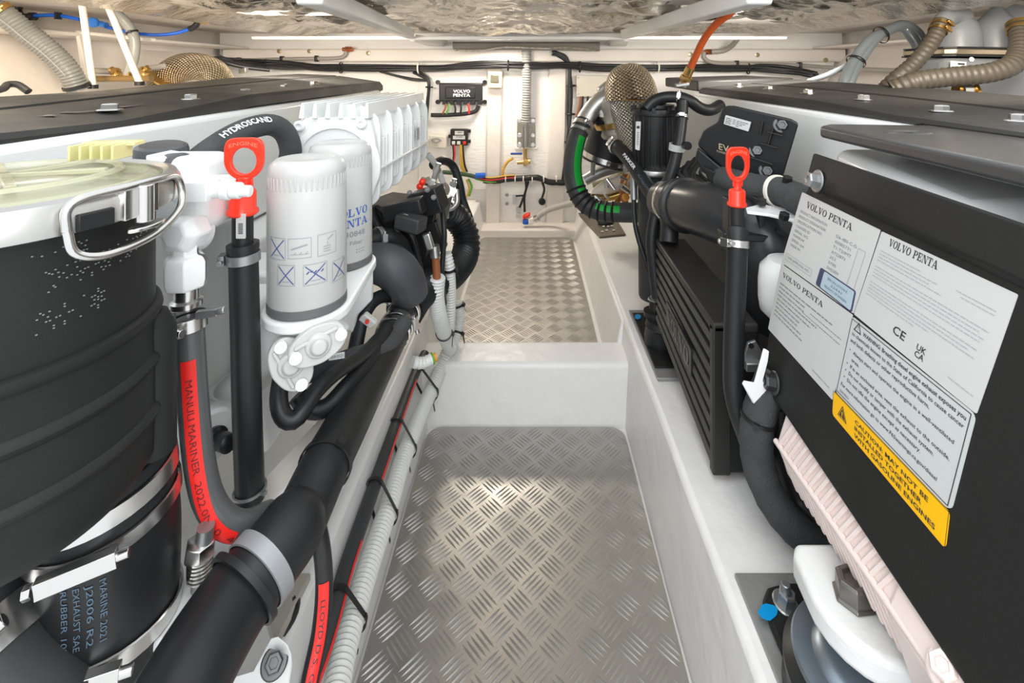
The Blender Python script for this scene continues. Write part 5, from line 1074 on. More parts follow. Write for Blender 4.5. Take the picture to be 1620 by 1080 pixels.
hexa(bm, [A-dn*.045+PN*.004, A1v-dn*.045+PN*.004, A1v-dn*.004+PN*.007, A-dn*.004+PN*.007], [A-dn*.045-PN*.004, A1v-dn*.045-PN*.004, A1v+dn*.006-PN*.002, A+dn*.006-PN*.002]); obj('top_flange', bm, BK, pn, bevel=.0025, seg=3)
A = on_panel(1213, 548); A1 = A-VD*.48
bm = B(); hexa(bm, [A+dn*.002+PN*.005, A1+dn*.002+PN*.005, A1+dn*.055+PN*.001, A+dn*.055+PN*.001], [A-dn*.006-PN*.002, A1-dn*.006-PN*.002, A1+dn*.055-PN*.004, A+dn*.055-PN*.004])
LA = on_panel(1217, 560, .0005)
bolt(pn, on_panel(1301, 288, .007), PN, .0105, ZINC, hgt=.012, lab='zinc flange bolt'); bolt(pn, on_panel(1226, 606, .001), PN, .0105, mat('dark_bolt', (.10, .10, .105), .4, .8), hgt=.012, lab='dark flange bolt')
def pq(*p, k=.0): return Quad(*[on_panel(x, y, k) for x, y in p])
def flip(qd):
    if qd.n.dot(PN) < 0: qd.n = -qd.n
    return qd
L1 = flip(pq((1270, 304), (1394, 364), (1351, 496), (1237, 415))); L2 = flip(pq((1237, 417), (1350, 498), (1318, 633), (1216, 520)))
L3 = flip(pq((1396, 366), (1612, 466), (1546, 655), (1352, 497))); L4 = flip(pq((1348, 499), (1546, 656), (1506, 810), (1322, 618))); L5 = flip(pq((1320, 618), (1504, 810), (1497, 869), (1318, 656)))
for qd, nm in ((L1, 'data_label'), (L2, 'data_label'), (L3, 'data_label')):
    bm = B(); qd.plate(bm, 0.0002, .0009, rc=.0015); lb = obj(nm, bm, LABEL, pn, smooth=False)
    bm = B(); g = B(); K = .0012
    if qd is L1:
        qd.text(bm, 'VOLVO PENTA', .12, .16, .0125, K, width=.62*qd.W, bold=.02)
        for i, (s_, u) in enumerate((('PRODUCT INFORMATION', .06), ('PRODUCT DESIGNATION', .06), ('SPECIFICATION NO.', .06), ('CHASSIS ID', .06), ('SERIAL NO.', .06), ('POWER kW', .06), ('SPEED rpm', .06), ('MADE IN', .06))): qd.text(g, s_, u, .255+i*.067, .0056, K, width=min(.40, .022*len(s_))*qd.W)
        for i, s_ in enumerate(('D6-480 C-G', '40005731', 'T1-T2/IMT', 'A722873', '353', '3700', 'SWEDEN')): qd.text(g, s_, .60, .315+i*.067, .0056, K, width=.024*len(s_)*qd.W)
        qd.text(g, 'TYPE APPROVAL NO.', .06, .90, .0050, K, width=.36*qd.W); qd.frame(g, .04, .84, .45, .93, .0004, K); qd.frame(g, .86, .30, .94, .78, .0004, K)
    if qd is L2:
        qd.text(bm, 'VOLVO PENTA', .06, .16, .0095, K, width=.62*qd.W, bold=.02)
        for i in range(9): qd.bars(g, .05, .35+.5*random.Random(i+2).random()*(1 if i < 4 else .6), .27+i*.058, .0032, i+20, K)
        qd.bars(g, .45, .95, .40, .0018, 3, K); qd.bars(g, .55, .95, .34, .0018, 5, K); qd.bars(g, .72, .95, .92, .0018, 6, K)
    if qd is L3:
        qd.text(bm, 'VOLVO PENTA', .10, .11, .0115, K, width=.42*qd.W, bold=.02)
        gl = B()
        for i in range(15):
            if i in (4, 9): continue
            qd.bars(gl, .05, (.42, .55, .5, .6, .9, .93, .88, .92, .9, .9, .9, .86, .9, .6, .5)[i], .20+i*.036, .0019, i+50, K)
        qd.bars(gl, .68, .93, .20, .0017, 91, K); qd.bars(gl, .72, .93, .235, .0017, 92, K); qd.bars(gl, .80, .96, .90, .0017, 93, K)
        obj('fine_print', gl, INKL, lb)
        qd.text(bm, 'CE', .36, .885, .0125, K, width=.0165, bold=.01); qd.text(bm, 'UK', .56, .870, .0085, K, width=.011, bold=.01); qd.text(bm, 'CA', .56, .935, .0085, K, width=.011, bold=.01)
    obj('lettering', bm, INK, lb); obj('small_lettering', g, INKG, lb) if len(g.verts) else g.free()
# blue-bordered sticker on first label
S1 = flip(pq((1300, 423), (1356, 461), (1349, 495), (1292, 450))); bm = B(); S1.plate(bm, .0009, .0016, rc=.003); s1 = obj('sticker', bm, mat('navy_border', (.05, .06, .12), .4), pn, smooth=False, label='small blue-grey sticker'); bm = B(); S1.plate(bm, .0016, .0020, .14, .06, .97, .94, rc=.002); obj('sticker_field', bm, BLUL, s1, smooth=False)
bm = B()
for i, s_ in enumerate(('SPECIFICATION E', '22441', 'PRODUCT OF SWEDEN')): S1.text(bm, s_, .55, .34+i*.22, .0042, .0022, 'C', width=(.55, .3, .6)[i]*S1.W)
obj('sticker_print', bm, mat('blue_print_dim', (.10, .16, .25), .5), s1)
# warning label
bm = B(); L4.plate(bm, .0002, .0012, rc=.006); wl = obj('warning_label', bm, LABELG, pn, smooth=False, label='white warning label')
bm = B(); L4.frame(bm, .018, .022, .982, .978, .0008, .0015)
K = .0015; rows = ['and birth defects or other reproductive harm.', 'to chemicals known to the State of California to cause cancer', ]
h4 = L4.H
L4.text(bm, 'WARNING: Breathing diesel engine exhaust exposes you', .15, .12, .068*h4, K, width=.81*L4.W, bold=.014)
L4.text(bm, 'to chemicals known to the State of California to cause cancer', .05, .205, .064*h4, K, width=.91*L4.W, bold=.008)
L4.text(bm, 'and birth defects or other reproductive harm.', .05, .29, .064*h4, K, width=.70*L4.W, bold=.008)
for i, (s_, w_) in enumerate((('Always start and operate the engine in a well-ventilated', .83), ('area.', .08), ('If in an enclosed area, vent the exhaust to the outside.', .83), ('Do not modify or tamper with the exhaust system.', .74), ('Do not idle the engine except as necessary.', .66))):
    if i != 1: L4.text(bm, '•', .06, .41+i*.088, .07*h4, K)
    L4.text(bm, s_, .10, .41+i*.088, .060*h4, K, width=w_*L4.W, bold=.006)
L4.text(bm, 'For more information go to www.P65warnings.ca.gov/diesel', .05, .865, .058*h4, K, width=.84*L4.W, bold=.006); L4.text(bm, '22410331', .05, .945, .042*h4, K, width=.10*L4.W)
def tri(bm, qd, u, v, s, k, inner=0.0):
    pts = [(0, 1), (-.87, -.5), (.87, -.5)]; P3 = lambda f: [qd(u+x*s*f/qd.W, v-y*s*f/qd.H, k) for x, y in pts]
    if not inner: bm.faces.new([bm.verts.new(p) for p in P3(1)])
    else:
        a, b = [bm.verts.new(p) for p in P3(1)], [bm.verts.new(p) for p in P3(inner)]
        for i in range(3): j = (i+1) % 3; bm.faces.new((a[i], a[j], b[j], b[i]))
tri(bm, L4, .095, .09, .0075, K, .7); L4.text(bm, '!', .095, .105, .007, K, 'C')
obj('lettering', bm, INK, wl)
bm = B(); L5.plate(bm, .0002, .0010, rc=.004); yl = obj('caution_sticker', bm, YEL, pn, smooth=False, label='yellow caution sticker')
bm = B(); L5.frame(bm, .0, .0, 1, 1, .0005, .0013); tri(bm, L5, .115, .56, .36*L5.H, .0013)
for i, (s_, w_) in enumerate((('CAUTION: MAY NOT BE', .62), ('INSTALLED TOGETHER', .58), ('WITH GASOLINE ENGINES', .68))): L5.text(bm, s_, .25, .34+i*.25, .20*L5.H, .0013, width=w_*L5.W, bold=.02)
obj('lettering', bm, INK, yl); bm = B(); L5.text(bm, '!', .115, .70, .36*L5.H, .0016, 'C', bold=.03); tri(bm, L5, .115, .56, .28*L5.H, .00145, .86); obj('exclamation_mark', bm, YEL, yl)

# ---- ribbed pale engine housing below the panel
rh2 = thing('ribbed_housing', 'pale pinkish-white ribbed casting running under the black label panel', 'engine part', V(.36, .5, .40))
bm = B(); r0, r1 = V(.330, .655, EYE-.497), V(.322, .22, EYE-.472)
hexa(bm, [V(.45, .66, EYE-.40), V(.358, .66, EYE-.42), V(.358, .22, EYE-.40), V(.45, .22, EYE-.40)], [V(.45, .66, EYE-.49), r0, r1, V(.45, .22, EYE-.49)])
hexa(bm, [V(.44, .66, EYE-.49), r0, r1, V(.44, .22, EYE-.49)], [V(.44, .66, EYE-.55), V(.346, .66, EYE-.545), V(.343, .22, EYE-.53), V(.44, .22, EYE-.54)])
obj('housing', bm, PINKW, rh2, bevel=.004, seg=3)
bm = B()
for i in range(17):     # slanted ribs above and below the ridge
    y = .645-i*.0118; f_ = (.655-y)/.435; rx, rh_ = .330-.008*f_, .497-.025*f_
    a = V(rx+.001, y, EYE-rh_+.002); b = V(.357, y-.024, EYE-.424+.018*f_); t = (b-a).normalized(); obox(bm, (a+b)/2-V(.001, 0, 0), t, (0, 1, .3), t.cross(V(0, 1, .3)), (b-a).length, .0046, .0045)
    a = V(rx+.001, y, EYE-rh_-.002); b = V(.346-.003*f_, y-.016, EYE-.543+.013*f_); t = (b-a).normalized(); obox(bm, (a+b)/2-V(.001, 0, 0), t, (0, 1, -.2), t.cross(V(0, 1, -.2)), (b-a).length, .0046, .0045)
obj('slanted_ribs', bm, PINKW, rh2, bevel=.001)
bm = B(); t = (r1-r0).normalized(); q = path([r0+V(-.001, 0, 0), r1+V(-.001, 0, 0)], .02); tube(bm, q, .0035, 10); obj('ridge', bm, PINKW, rh2)
bm = B(); hexa(bm, [V(.45, .445, EYE-.41), V(.350, .445, EYE-.425), V(.345, .22, EYE-.41), V(.45, .22, EYE-.40)], [V(.45, .445, EYE-.50), V(.322, .445, EYE-.487), V(.312, .22, EYE-.475), V(.45, .22, EYE-.49)]); hexa(bm, [V(.45, .445, EYE-.487), V(.322, .445, EYE-.487), V(.312, .22, EYE-.475), V(.45, .22, EYE-.475)], [V(.45, .44, EYE-.57), V(.345, .44, EYE-.56), V(.335, .22, EYE-.55), V(.45, .22, EYE-.57)]); obj('smooth_end', bm, PINKW, rh2, bevel=.006, seg=3)
bolt(rh2, P(1500, 1062, .385), (-.7, -.3, .9), .010, PINKW, hgt=.012, lab='white painted bolt')

# ---- engine mounts
def mount(label, c, big, s=1.0):
    t = thing('engine_mount', label, 'engine mount', c, 'rubber engine mounts on the starboard bearer'); return t
mt = mount('rubber engine mount with steel disc and white arm in the bottom right corner', V(.335, .50, .22), True)
bm = B(); hexa(bm, [V(.2735, .655, .226), V(.44, .655, .226), V(.44, .30, .226), V(.2735, .30, .226)], [V(.2735, .655, .2195), V(.44, .655, .2195), V(.44, .30, .2195), V(.2735, .30, .2195)]); obj('base_plate', bm, mat('grey_base_plate', (.33, .33, .32), .5, .5, bump=.3, bscale=120), mt, bevel=.001)
bm = B(); pp = [V(.288, .585, 0), V(.290, .612, 0), V(.304, .628, 0), V(.33, .634, 0), V(.42, .634, 0), V(.42, .32, 0), V(.288, .32, 0)]; prism(bm, [V(p.x, p.y, .226) for p in pp], (0, 0, 1), .010); obj('foot', bm, BK, mt, bevel=.004, seg=3)
bm = B(); pts = [PH(1215+15*math.cos(a/14*2*PI)*(1+.12*math.sin(a*3)), 968+13*math.sin(a/14*2*PI)*(1+.1*math.cos(a*2)), EYE-.2365) for a in range(14)]; prism(bm, pts, (0, 0, 1), .0006); obj('paint_dot', bm, BLUEP, mt, label='blue paint dab')
c = V(.354, .505, 0)
bm = B(); lathe(bm, V(c.x, c.y, .226), (0, 0, 1), [(.082, 0), (.084, .006), (.080, .012), (.079, .030), (.083, .033), (.083, .038), (.074, .044), (.066, .048), (0, .048)], 64); obj('rubber_body', bm, RB, mt)
bm = B(); lathe(bm, V(c.x, c.y, .274), (0, 0, 1), [(.060, 0), (.073, .002), (.075, .005), (.073, .0085), (.055, .009), (.050, .014), (.040, .018), (0, .018)], 64); obj('steel_disc', bm, BLUEST, mt, label='blue-grey steel disc')
bm = B(); cyl(bm, V(.298, .465, .2825), (0, 0, 1), .005, .0012, 20); obj('disc_hole', bm, INK, mt)
bolt(mt, V(.318, .608, .236), (.1, -.1, 1), .0105, ZINC, hgt=.014); bm = B(); cyl(bm, V(.318, .608, .245), (0, 0, 1), .0055, .016, 16, .001); obj('stud_end', bm, ZINC, mt)
bm = B(); out = [V(.360, .572, 0), V(.309, .572, 0), V(.300, .557, 0), V(.297, .522, 0)]
for k in range(8): a = math.radians(185+k*15); out.append(V(.359+.063*math.cos(a), .515+.066*math.sin(a), 0))
out += [V(.385, .425, 0), V(.43, .425, 0), V(.43, .572, 0)]
prism(bm, [V(p.x, p.y, .318) for p in out], (0, 0, 1), .030)
prism(bm, [V(p.x, p.y, .292) for p in (V(.372, .462, 0), V(.385, .425, 0), V(.43, .425, 0), V(.43, .50, 0))], (0, 0, 1), .03); obj('white_arm', bm, WPR, mt, bevel=.007, seg=4, label='white cast arm')
bm = B(); lathe(bm, V(.338, .510, .348), (0, 0, 1), [(.019, 0), (.0205, .002), (.0185, .004), (.0175, .004), (.0175, .020), (.0155, .0225), (.011, .0225), (.0095, .019), (0, .019)], 6, a0=.35); obj('hex_bolt', bm, mat('dark_steel_bolt', (.20, .19, .175), .35, .9), mt, bevel=.0008, label='large dark hex bolt')
m2 = mount('smaller rubber engine mount with blue dab beside the louvred black cooler', V(.285, 1.32, .22), False)
bm = B(); prism(bm, [PH(995, 490, .672), PH(1042, 490, .672), PH(1090, 598, .672), PH(1040, 598, .672)], (0, 0, -1), .007); obj('base_plate', bm, mat('grey_base_plate', (0, 0, 0)), m2, bevel=.001)
bm = B(); prism(bm, [PH(1000, 494, .668), PH(1040, 494, .668), PH(1080, 580, .668), PH(1036, 580, .668)], (0, 0, -1), .004); obj('foot', bm, BK, m2, bevel=.003)
bm = B(); pts = [PH(1009+5*math.cos(a), 501+4*math.sin(a), .6635) for a in [i*.7 for i in range(9)]]; prism(bm, pts, (0, 0, 1), .0006); obj('paint_dot', bm, BLUEP, m2, label='blue paint dab')
cc = P(1046, 545, 1.20); bm = B(); lathe(bm, V(cc.x, cc.y, .228), (0, 0, 1), [(.040, 0), (.041, .02), (.037, .04), (.039, .045), (.034, .06), (0, .06)], 40); obj('rubber_body', bm, RB, m2)
bm = B(); lathe(bm, V(cc.x-.01, cc.y+.02, .288), (0, 0, 1), [(.028, 0), (.028, .012), (.015, .014), (.014, .04), (0, .04)], 30); obj('top_cup', bm, BKP, m2); bolt(m2, V(cc.x-.01, cc.y+.02, .328), (0, 0, 1), .012, ZINC)

# ---- louvred charge cooler
cl = thing('charge_cooler', 'tall black louvred box with moulded lettering standing on the starboard bearer', 'cooler', V(.34, .99, .22))
X0 = .300; yn, yf = .806, 1.172; zt, zb = EYE-.421, .232
bm = B(); hexa(bm, [V(X0+.024, yn, zt), V(.378, yn, zt), V(.372, yf, zt+.013), V(X0+.024, yf, zt+.013)], [V(X0+.024, yn, zb), V(.378, yn, zb), V(.372, yf, zb+.06), V(X0+.024, yf, zb+.06)]); obj('core', bm, BKP, cl, bevel=.006, seg=3)
bm = B(); hexa(bm, [V(X0, yn-.003, zt+.004), V(.376, yn-.003, zt+.004), V(.370, yf, zt+.018), V(X0, yf, zt+.018)], [V(X0, yn-.003, zt-.012), V(.376, yn-.003, zt-.012), V(.370, yf, zt+.002), V(X0, yf, zt+.002)]); obj('top_rim', bm, BKC, cl, bevel=.004, seg=3)
bm = B(); hexa(bm, [V(X0, yn-.003, zt), V(X0+.03, yn-.003, zt), V(X0+.03, yn+.014, zt), V(X0, yn+.014, zt)], [V(X0, yn-.003, zb), V(X0+.03, yn-.003, zb), V(X0+.03, yn+.014, zb), V(X0, yn+.014, zb)]); obj('corner_post', bm, BKC, cl, bevel=.003, seg=3)
nlv = 8
for i in range(nlv):
    f0 = (i+.55)/nlv; zn = zt-.014+(zb+.006-(zt-.014))*f0; zf = zt+.002+(zb+.066-(zt+.002))*f0; hn = .0215; hf = .0165
    bm = B(); hexa(bm, [V(X0+.026, yn+.01, zn+hn*.05), V(X0+.026, yf, zf+hf*.05), V(X0+.002, yf, zf+hf*.38), V(X0+.002, yn+.01, zn+hn*.38)], [V(X0+.026, yn+.01, zn-hn*.30), V(X0+.026, yf, zf-hf*.30), V(X0-.001, yf, zf-hf*.16), V(X0-.001, yn+.01, zn-hn*.16)]); obj('louvre', bm, mat('grey_louvre_plastic', (.050, .049, .045), .42, bump=.2, bscale=150), cl, bevel=.001)  # slats in a lighter grey than the core
qz = Quad(V(X0-.001, 1.075, zt-.085), V(X0-.001, .905, zt-.097), V(X0-.001, .905, zt-.148), V(X0-.001, 1.075, zt-.130)); qz.n = V(-1, 0, 0)
bm = B(); qz.plate(bm, -.006, .002, rc=.004); bd = obj('name_plate', bm, BKP, cl, bevel=.001); vs, fs, a_, b_ = glyphs('VOLVO', .02)
bm = B(); qz.text(bm, 'VOLVO', .08, .86, .042, .0032, width=.84*qz.W, bold=.02); obj('raised_lettering', bm, mat('grey_letter_plastic', (.16, .16, .15), .5), bd)  # letters in a lighter grey than their plate, for contrast
bm = B(); cyl(bm, P(1064, 545, 1.0), (-1, 0, 0), .004, .004, 12); bm.free()
lt = thing('latch_bracket', 'small grey metal latch with rivet on the near face of the cooler', 'bracket', P(1192, 560, .79))
bm = B(); prism(bm, PL((1181, 540, .79), (1193, 536, .79), (1206, 558, .79), (1204, 576, .79), (1178, 576, .79), (1176, 558, .79)), (0, -1, 0), .006); obj('plate', bm, ZINC, lt, bevel=.001)
bm = B(); cyl(bm, P(1188, 546, .782), (0, -1, 0), .004, .003, 14); obj('rivet', bm, BKP, lt); bm = B(); obox(bm, P(1191, 578, .78), (1, 0, 0), (0, 1, 0), (0, 0, 1), .026, .014, .014); obj('block', bm, ZINC, lt, bevel=.002)
wt = thing('white_tag', 'white plastic strap end hanging between the cooler and the label panel', 'tag', P(1195, 600, .70))
bm = B(); prism(bm, PL((1207, 550, .69), (1214, 554, .69), (1212, 570, .69), (1204, 600, .69), (1210, 616, .69), (1190, 637, .69), (1173, 606, .69), (1176, 601, .69), (1192, 604, .69), (1200, 575, .69)), (.3, -1, .2), .004); obj('strap', bm, mat('bright_white_plastic', (.85, .86, .87), .35), wt, bevel=.001)
# tape-wrapped hose
tw = thing('wrapped_hose', 'black cloth-tape-wrapped hose dropping behind the pale ribbed housing', 'hose', P(1215, 740, .70))
bm = B(); q = tube(bm, PL((1225, 590, .71), (1205, 640, .70), (1196, 690, .70), (1203, 745, .70), (1228, 800, .69), (1275, 850, .68), (1330, 885, .67)), .0215, 28, rfun=lambda s: 1+.10*((s*48) % 1)); obj('hose', bm, RBF, tw)
ziptie(q, .065, .0225, tw, face=(-.6, -1, 0), wid=.005, tail=0)
th2 = thing('dark_pipe', 'dark pipe hidden behind the wrapped hose under the ribbed housing', 'hose', P(1250, 760, .75))
bm = B(); tube(bm, PL((1235, 640, .76), (1240, 720, .75), (1262, 790, .73), (1300, 830, .70)), .022, 20); obj('pipe', bm, BKP, th2)
# big air ducts
ad = thing('air_duct', 'large smooth black intake duct with clamped collar above the louvred cooler', 'duct', P(1110, 330, 1.05))
q = path(PL((1052, 318, 1.22), (1075, 322, 1.15), (1100, 328, 1.08), (1140, 338, 1.0), (1190, 360, .93), (1222, 395, .90), (1232, 440, .90), (1228, 500, .92)), .006); bm = B(); tube(bm, q, lambda f: .050+.012*min(1, f*2), 44); obj('duct', bm, mat('satin_black_duct', (.03, .031, .033), .30, bump=.1, bscale=60), ad)
p, t_ = at(q, .10); bm = B(); lathe(bm, p, t_, [(.050, -.010), (.060, -.010), (.063, -.006), (.058, -.002), (.063, .002), (.063, .010), (.056, .014)], 56); obj('collar', bm, BKP, ad, bevel=.0006)
p, t_ = at(q, .04); bm = B(); lathe(bm, p, t_, [(.052, -.008), (.0535, -.006), (.0535, .006), (.052, .008)], 48, close=False); obj('band_clamp', bm, STEEL, ad); bm = B(); obox(bm, p+V(.0, -.05, -.025), (1, 0, 0), (0, 1, 0), (0, 0, 1), .02, .012, .016); obj('clamp_bolt', bm, STEEL, ad, bevel=.001)
bm = B(); 
for x in (1152, 1200): obox(bm, P(x, 352, .88), (1, 0, 0), (0, 1, 0), (0, 0, 1), .010, .03, .09)
obox(bm, P(1175, 372, .87), (1, 0, -.05), (0, 1, 0), (0, 0, 1), .08, .03, .012); obj('moulded_webs', bm, BKP, ad, bevel=.002)
wh_ = thing('hose_sleeve', 'black tape-wrapped pipe held by a white clip right of the red starboard dipstick', 'hose', P(1230, 310, .86))
q = path(PL((1140, 282, 1.02), (1175, 292, .95), (1210, 300, .90), (1245, 306, .85), (1290, 330, .78), (1320, 350, .74)), .006); bm = B(); tube(bm, q, .0245, 28, rfun=lambda s: 1+.08*((s*55) % 1)); obj('hose', bm, RBF, wh_)
p, t_ = at(q, .155); bm = B(); lathe(bm, p, t_, [(.026, -.004), (.029, -.003), (.029, .003), (.026, .004)], 40, close=False); obj('white_clip', bm, ROD, wh_)
bm = B(); prism(bm, PL((1180, 328, .84), (1205, 322, .87), (1255, 334, .83), (1285, 350, .78), (1262, 348, .78), (1215, 338, .82), (1182, 334, .83)), (0, 0, -1), .005); obj('clip_bracket', bm, WP, wh_, bevel=.001)
for x, y, d in ((1204, 323, .85), (1245, 288, .84), (1240, 346, .80)): bm = B(); lathe(bm, P(x, y, d), (0, -.3, 1), [(.008, 0), (.009, .003), (.008, .010), (0, .011)], 6); obj('clip_nut', bm, BKP, wh_)
wc = thing('white_canister', 'white rounded canister half hidden behind the black label panel', 'canister', P(1245, 450, .80))
bm = B(); lathe(bm, V(P(1246, 455, .80).x, .80, P(1246, 455, .80).z-.05), (0, 0, 1), [(0, -.002), (.03, 0), (.042, .012), (.0445, .03), (.0445, .06), (.042, .082), (.03, .096), (0, .10)], 44); obj('canister', bm, WP, wc)
wc = thing('white_casting', 'rounded white casting under the wrapped pipe beside the label panel', 'engine part', P(1240, 370, .9))
bm = B(); lathe(bm, P(1250, 375, .88), (.2, -1, .1), [(.05, -.03), (.05, -.01), (.042, .004), (.02, .01), (0, .01)], 40); obj('boss', bm, WPR, wc)
bm = B(); obox(bm, P(1235, 368, .85), (1, 0, -.55), (0, 1, 0), (.55, 0, 1), .02, .006, .006); obj('slot', bm, BKP, wc)

wl_ = thing('wiring_loom', 'tangle of thin black cables between the control unit and the breather canister', 'cable', P(1100, 280, 1.2))
rnd = random.Random(21)
for k in range(9):
    x0 = rnd.uniform(1085, 1115); bm = B(); tube(bm, PL((x0, rnd.uniform(248, 262), 1.25), (x0-10+rnd.uniform(-8, 8), 275, 1.2), (x0+rnd.uniform(-10, 20), 292, 1.16), (x0+20+rnd.uniform(0, 20), rnd.uniform(296, 310), 1.12)), rnd.uniform(.004, .008), 10); obj('cable', bm, RB, wl_)
# ---- EVC control unit
ev = thing('engine_control_unit', 'black ribbed plastic engine control unit with lettering behind the red starboard dipstick', 'control unit', P(1180, 230, 1.0))
def dv(x): return 1.06-(x-1106)/150*.13
def EP(x, y, k=0.0): p = P(x, y, dv(x)+k); return p
EN = V(-.62, -.75, .15)
top = [(1150, 168), (1160, 168), (1246, 188), (1257, 194), (1256, 200), (1232, 282), (1226, 288), (1140, 262), (1106, 231), (1104, 226), (1111, 209), (1118, 203), (1134, 194), (1142, 171)]
bm = B(); prism(bm, [EP(x, y, .03) for x, y in top], (-.35, -1, .1), .045); obj('housing', bm, BKP, ev, bevel=.004, seg=3)
bm = B(); prism(bm, [EP(x, y, .012) for x, y in ((1196, 186), (1204, 188), (1250, 199), (1228, 278), (1160, 256), (1172, 242), (1190, 226))], (-.35, -1, .1), .004)
obj('raised_rim', bm, BKC, ev, bevel=.002)
bm = B(); prism(bm, [EP(x, y, .012) for x, y in ((1150, 172), (1214, 189), (1205, 214), (1190, 228), (1172, 240), (1163, 252), (1140, 246), (1110, 227), (1113, 212), (1136, 197))], (-.35, -1, .1), .022); obj('raised_lid', bm, BKP, ev, bevel=.005, seg=3)
bm = B()
for (x0, y0, x1, y1) in ((1212, 208, 1238, 215), (1200, 226, 1230, 234), (1180, 246, 1222, 260), (1206, 192, 1202, 212), (1222, 203, 1214, 230)):
    a, b = EP(x0, y0, -.012), EP(x1, y1, -.012); t = (b-a).normalized(); obox(bm, (a+b)/2, t, (-.35, -1, .1), t.cross(V(-.35, -1, .1)), (b-a).length, .014, .0025)
obj('ribs', bm, BKC, ev, bevel=.0006)
bm = B(); prism(bm, [EP(x, y, .02) for x, y in ((1104, 232), (1140, 262), (1200, 288), (1192, 302), (1150, 292), (1110, 268), (1100, 248))], (-.35, -1, .1), .05); obj('connector_block', bm, BKP, ev, bevel=.004, seg=3)
bm = B(); prism(bm, [EP(x, y, -.02) for x, y in ((1112, 262), (1140, 274), (1160, 290), (1150, 300), (1120, 284))], (-.35, -1, .1), .02); obj('plug', bm, BK, ev, bevel=.003)
for x, y in ((1236, 198), (1197, 238), (1213, 270)): bolt(ev, EP(x, y, -.006), (-.35, -1, .2), .0105, mat('dark_bolt', (0, 0, 0)), hgt=.012)
E1 = Quad(EP(1148, 182, -.019), EP(1188, 193, -.019), EP(1184, 208, -.019), EP(1145, 196, -.019)); bm = B(); 
if E1.n.y > 0: E1.n = -E1.n
E1.plate(bm, -.003, .0006, rc=.0015); lb = obj('data_label', bm, LABEL, ev, label='white data label'); bm = B()
for i in range(4): E1.bars(bm, .05, .28, .3+i*.18, .0025, i, .001); E1.bars(bm, .48, .92-.1*i, .3+i*.18, .0022, i+9, .001)
for i in range(12): E1.bars(bm, .33+.03*(i % 4), .35+.03*(i % 4), .3+.2*(i//4), .003, i, .001)
obj('label_print', bm, INK, lb)
E2 = Quad(EP(1134, 226, -.020), EP(1166, 235, -.020), EP(1166, 248, -.020), EP(1134, 239, -.020)); bm = B(); E2.n = V(-.35, -1, .1).normalized(); E2.text(bm, 'EVC', .1, .7, .018, .001, width=.034, bold=.01); E2.text(bm, 'POWERTRAIN', .0, 1.1, .006, .001, width=.034); obj('lettering', bm, mat('tan_print', (.42, .34, .24), .5), ev)

# ---- crankcase breather canister and its hoses
bc = thing('breather_canister', 'black fluted breather canister with barcode strip behind the starboard hoses', 'canister', P(1037, 220, 1.35))
c = P(1037, 262, 1.35); bm = B(); R = .064
lathe(bm, c, (0, 0, 1), [(0, 0), (R*.86, 0), (R*.92, .006), (R*.96, .14), (R*1.04, .142), (R*1.06, .150), (R*1.02, .158), (R*.80, .162), (R*.78, .170), (R*.45, .172), (R*.42, .185), (0, .186)], 56)
obj('canister', bm, BKP, bc); bm = B()
for k in range(24): a = 2*PI*k/24; n = V(math.cos(a), math.sin(a), 0); obox(bm, c+n*R*.94+V(0, 0, .072), n, n.cross(V(0, 0, 1)), (0, 0, 1), .006, .004, .138)
for k in range(10): a = 2*PI*k/10; n = V(math.cos(a), math.sin(a), 0); obox(bm, c+n*R*.98+V(0, 0, .158), n, n.cross(V(0, 0, 1)), (0, 0, 1), .014, .010, .014)
obj('flutes', bm, BKP, bc, bevel=.001)
bm = B(); lathe(bm, c, (0, 0, 1), [(.02, -.018), (R*1.12, -.018), (R*1.15, -.013), (R*1.12, -.003), (R*.9, 0)], 50); obj('seat_flange', bm, ALU, bc)
bm = B(); lathe(bm, c+V(0, 0, -.018), (0, 0, 1), [(.05, 0), (.048, -.03), (.046, -.34), (.044, -.345), (0, -.345)], 40); obj('standpipe', bm, RBG, bc)
qd = Quad(P(1006, 192, 1.285), P(1014, 192, 1.28), P(1012, 238, 1.28), P(1005, 236, 1.285)); bm = B(); qd.plate(bm, 0, .001, rc=.002); lb = obj('barcode_strip', bm, LABEL, bc, label='white barcode strip'); bm = B(); qd.bars(bm, .2, .8, .25, .014, 1, .0013); 
for i in range(8): qd.bars(bm, .3, .7, .4+i*.06, .003, i, .0013)
obj('strip_print', bm, INK, lb)
def hose(label, pts, r, m=RB, name='hose', cl=(), txt=None, parent=None, rib=None, thing_name='rubber_hose', cm=STEEL):
    t = thing(thing_name, label, 'hose', pts[len(pts)//2]); bm = B(); q = tube(bm, pts, r, 24, rib=rib); o = obj('hose', bm, m, t)
    for s in cl: clamp(q, s*q.L, r*1.04, t, max(.008, r*.6), cm, (-.3, -1, .3))
    return t, q, o
hose('black S-shaped hose from the breather top to the starboard engine with a steel clamp', PL((1022, 172, 1.30), (1034, 160, 1.30), (1052, 154, 1.30), (1075, 154, 1.29), (1092, 160, 1.28), (1108, 171, 1.28), (1124, 174, 1.28), (1140, 166, 1.30)), .0155, cl=(.42,))
hose('black hose dropping beside the breather canister with two clamps', PL((1080, 160, 1.27), (1079, 180, 1.26), (1076, 210, 1.24), (1071, 240, 1.22), (1062, 275, 1.21), (1048, 305, 1.21), (1037, 340, 1.20), (1031, 380, 1.19), (1035, 425, 1.185), (1040, 470, 1.18)), .0145, cl=(.085,))
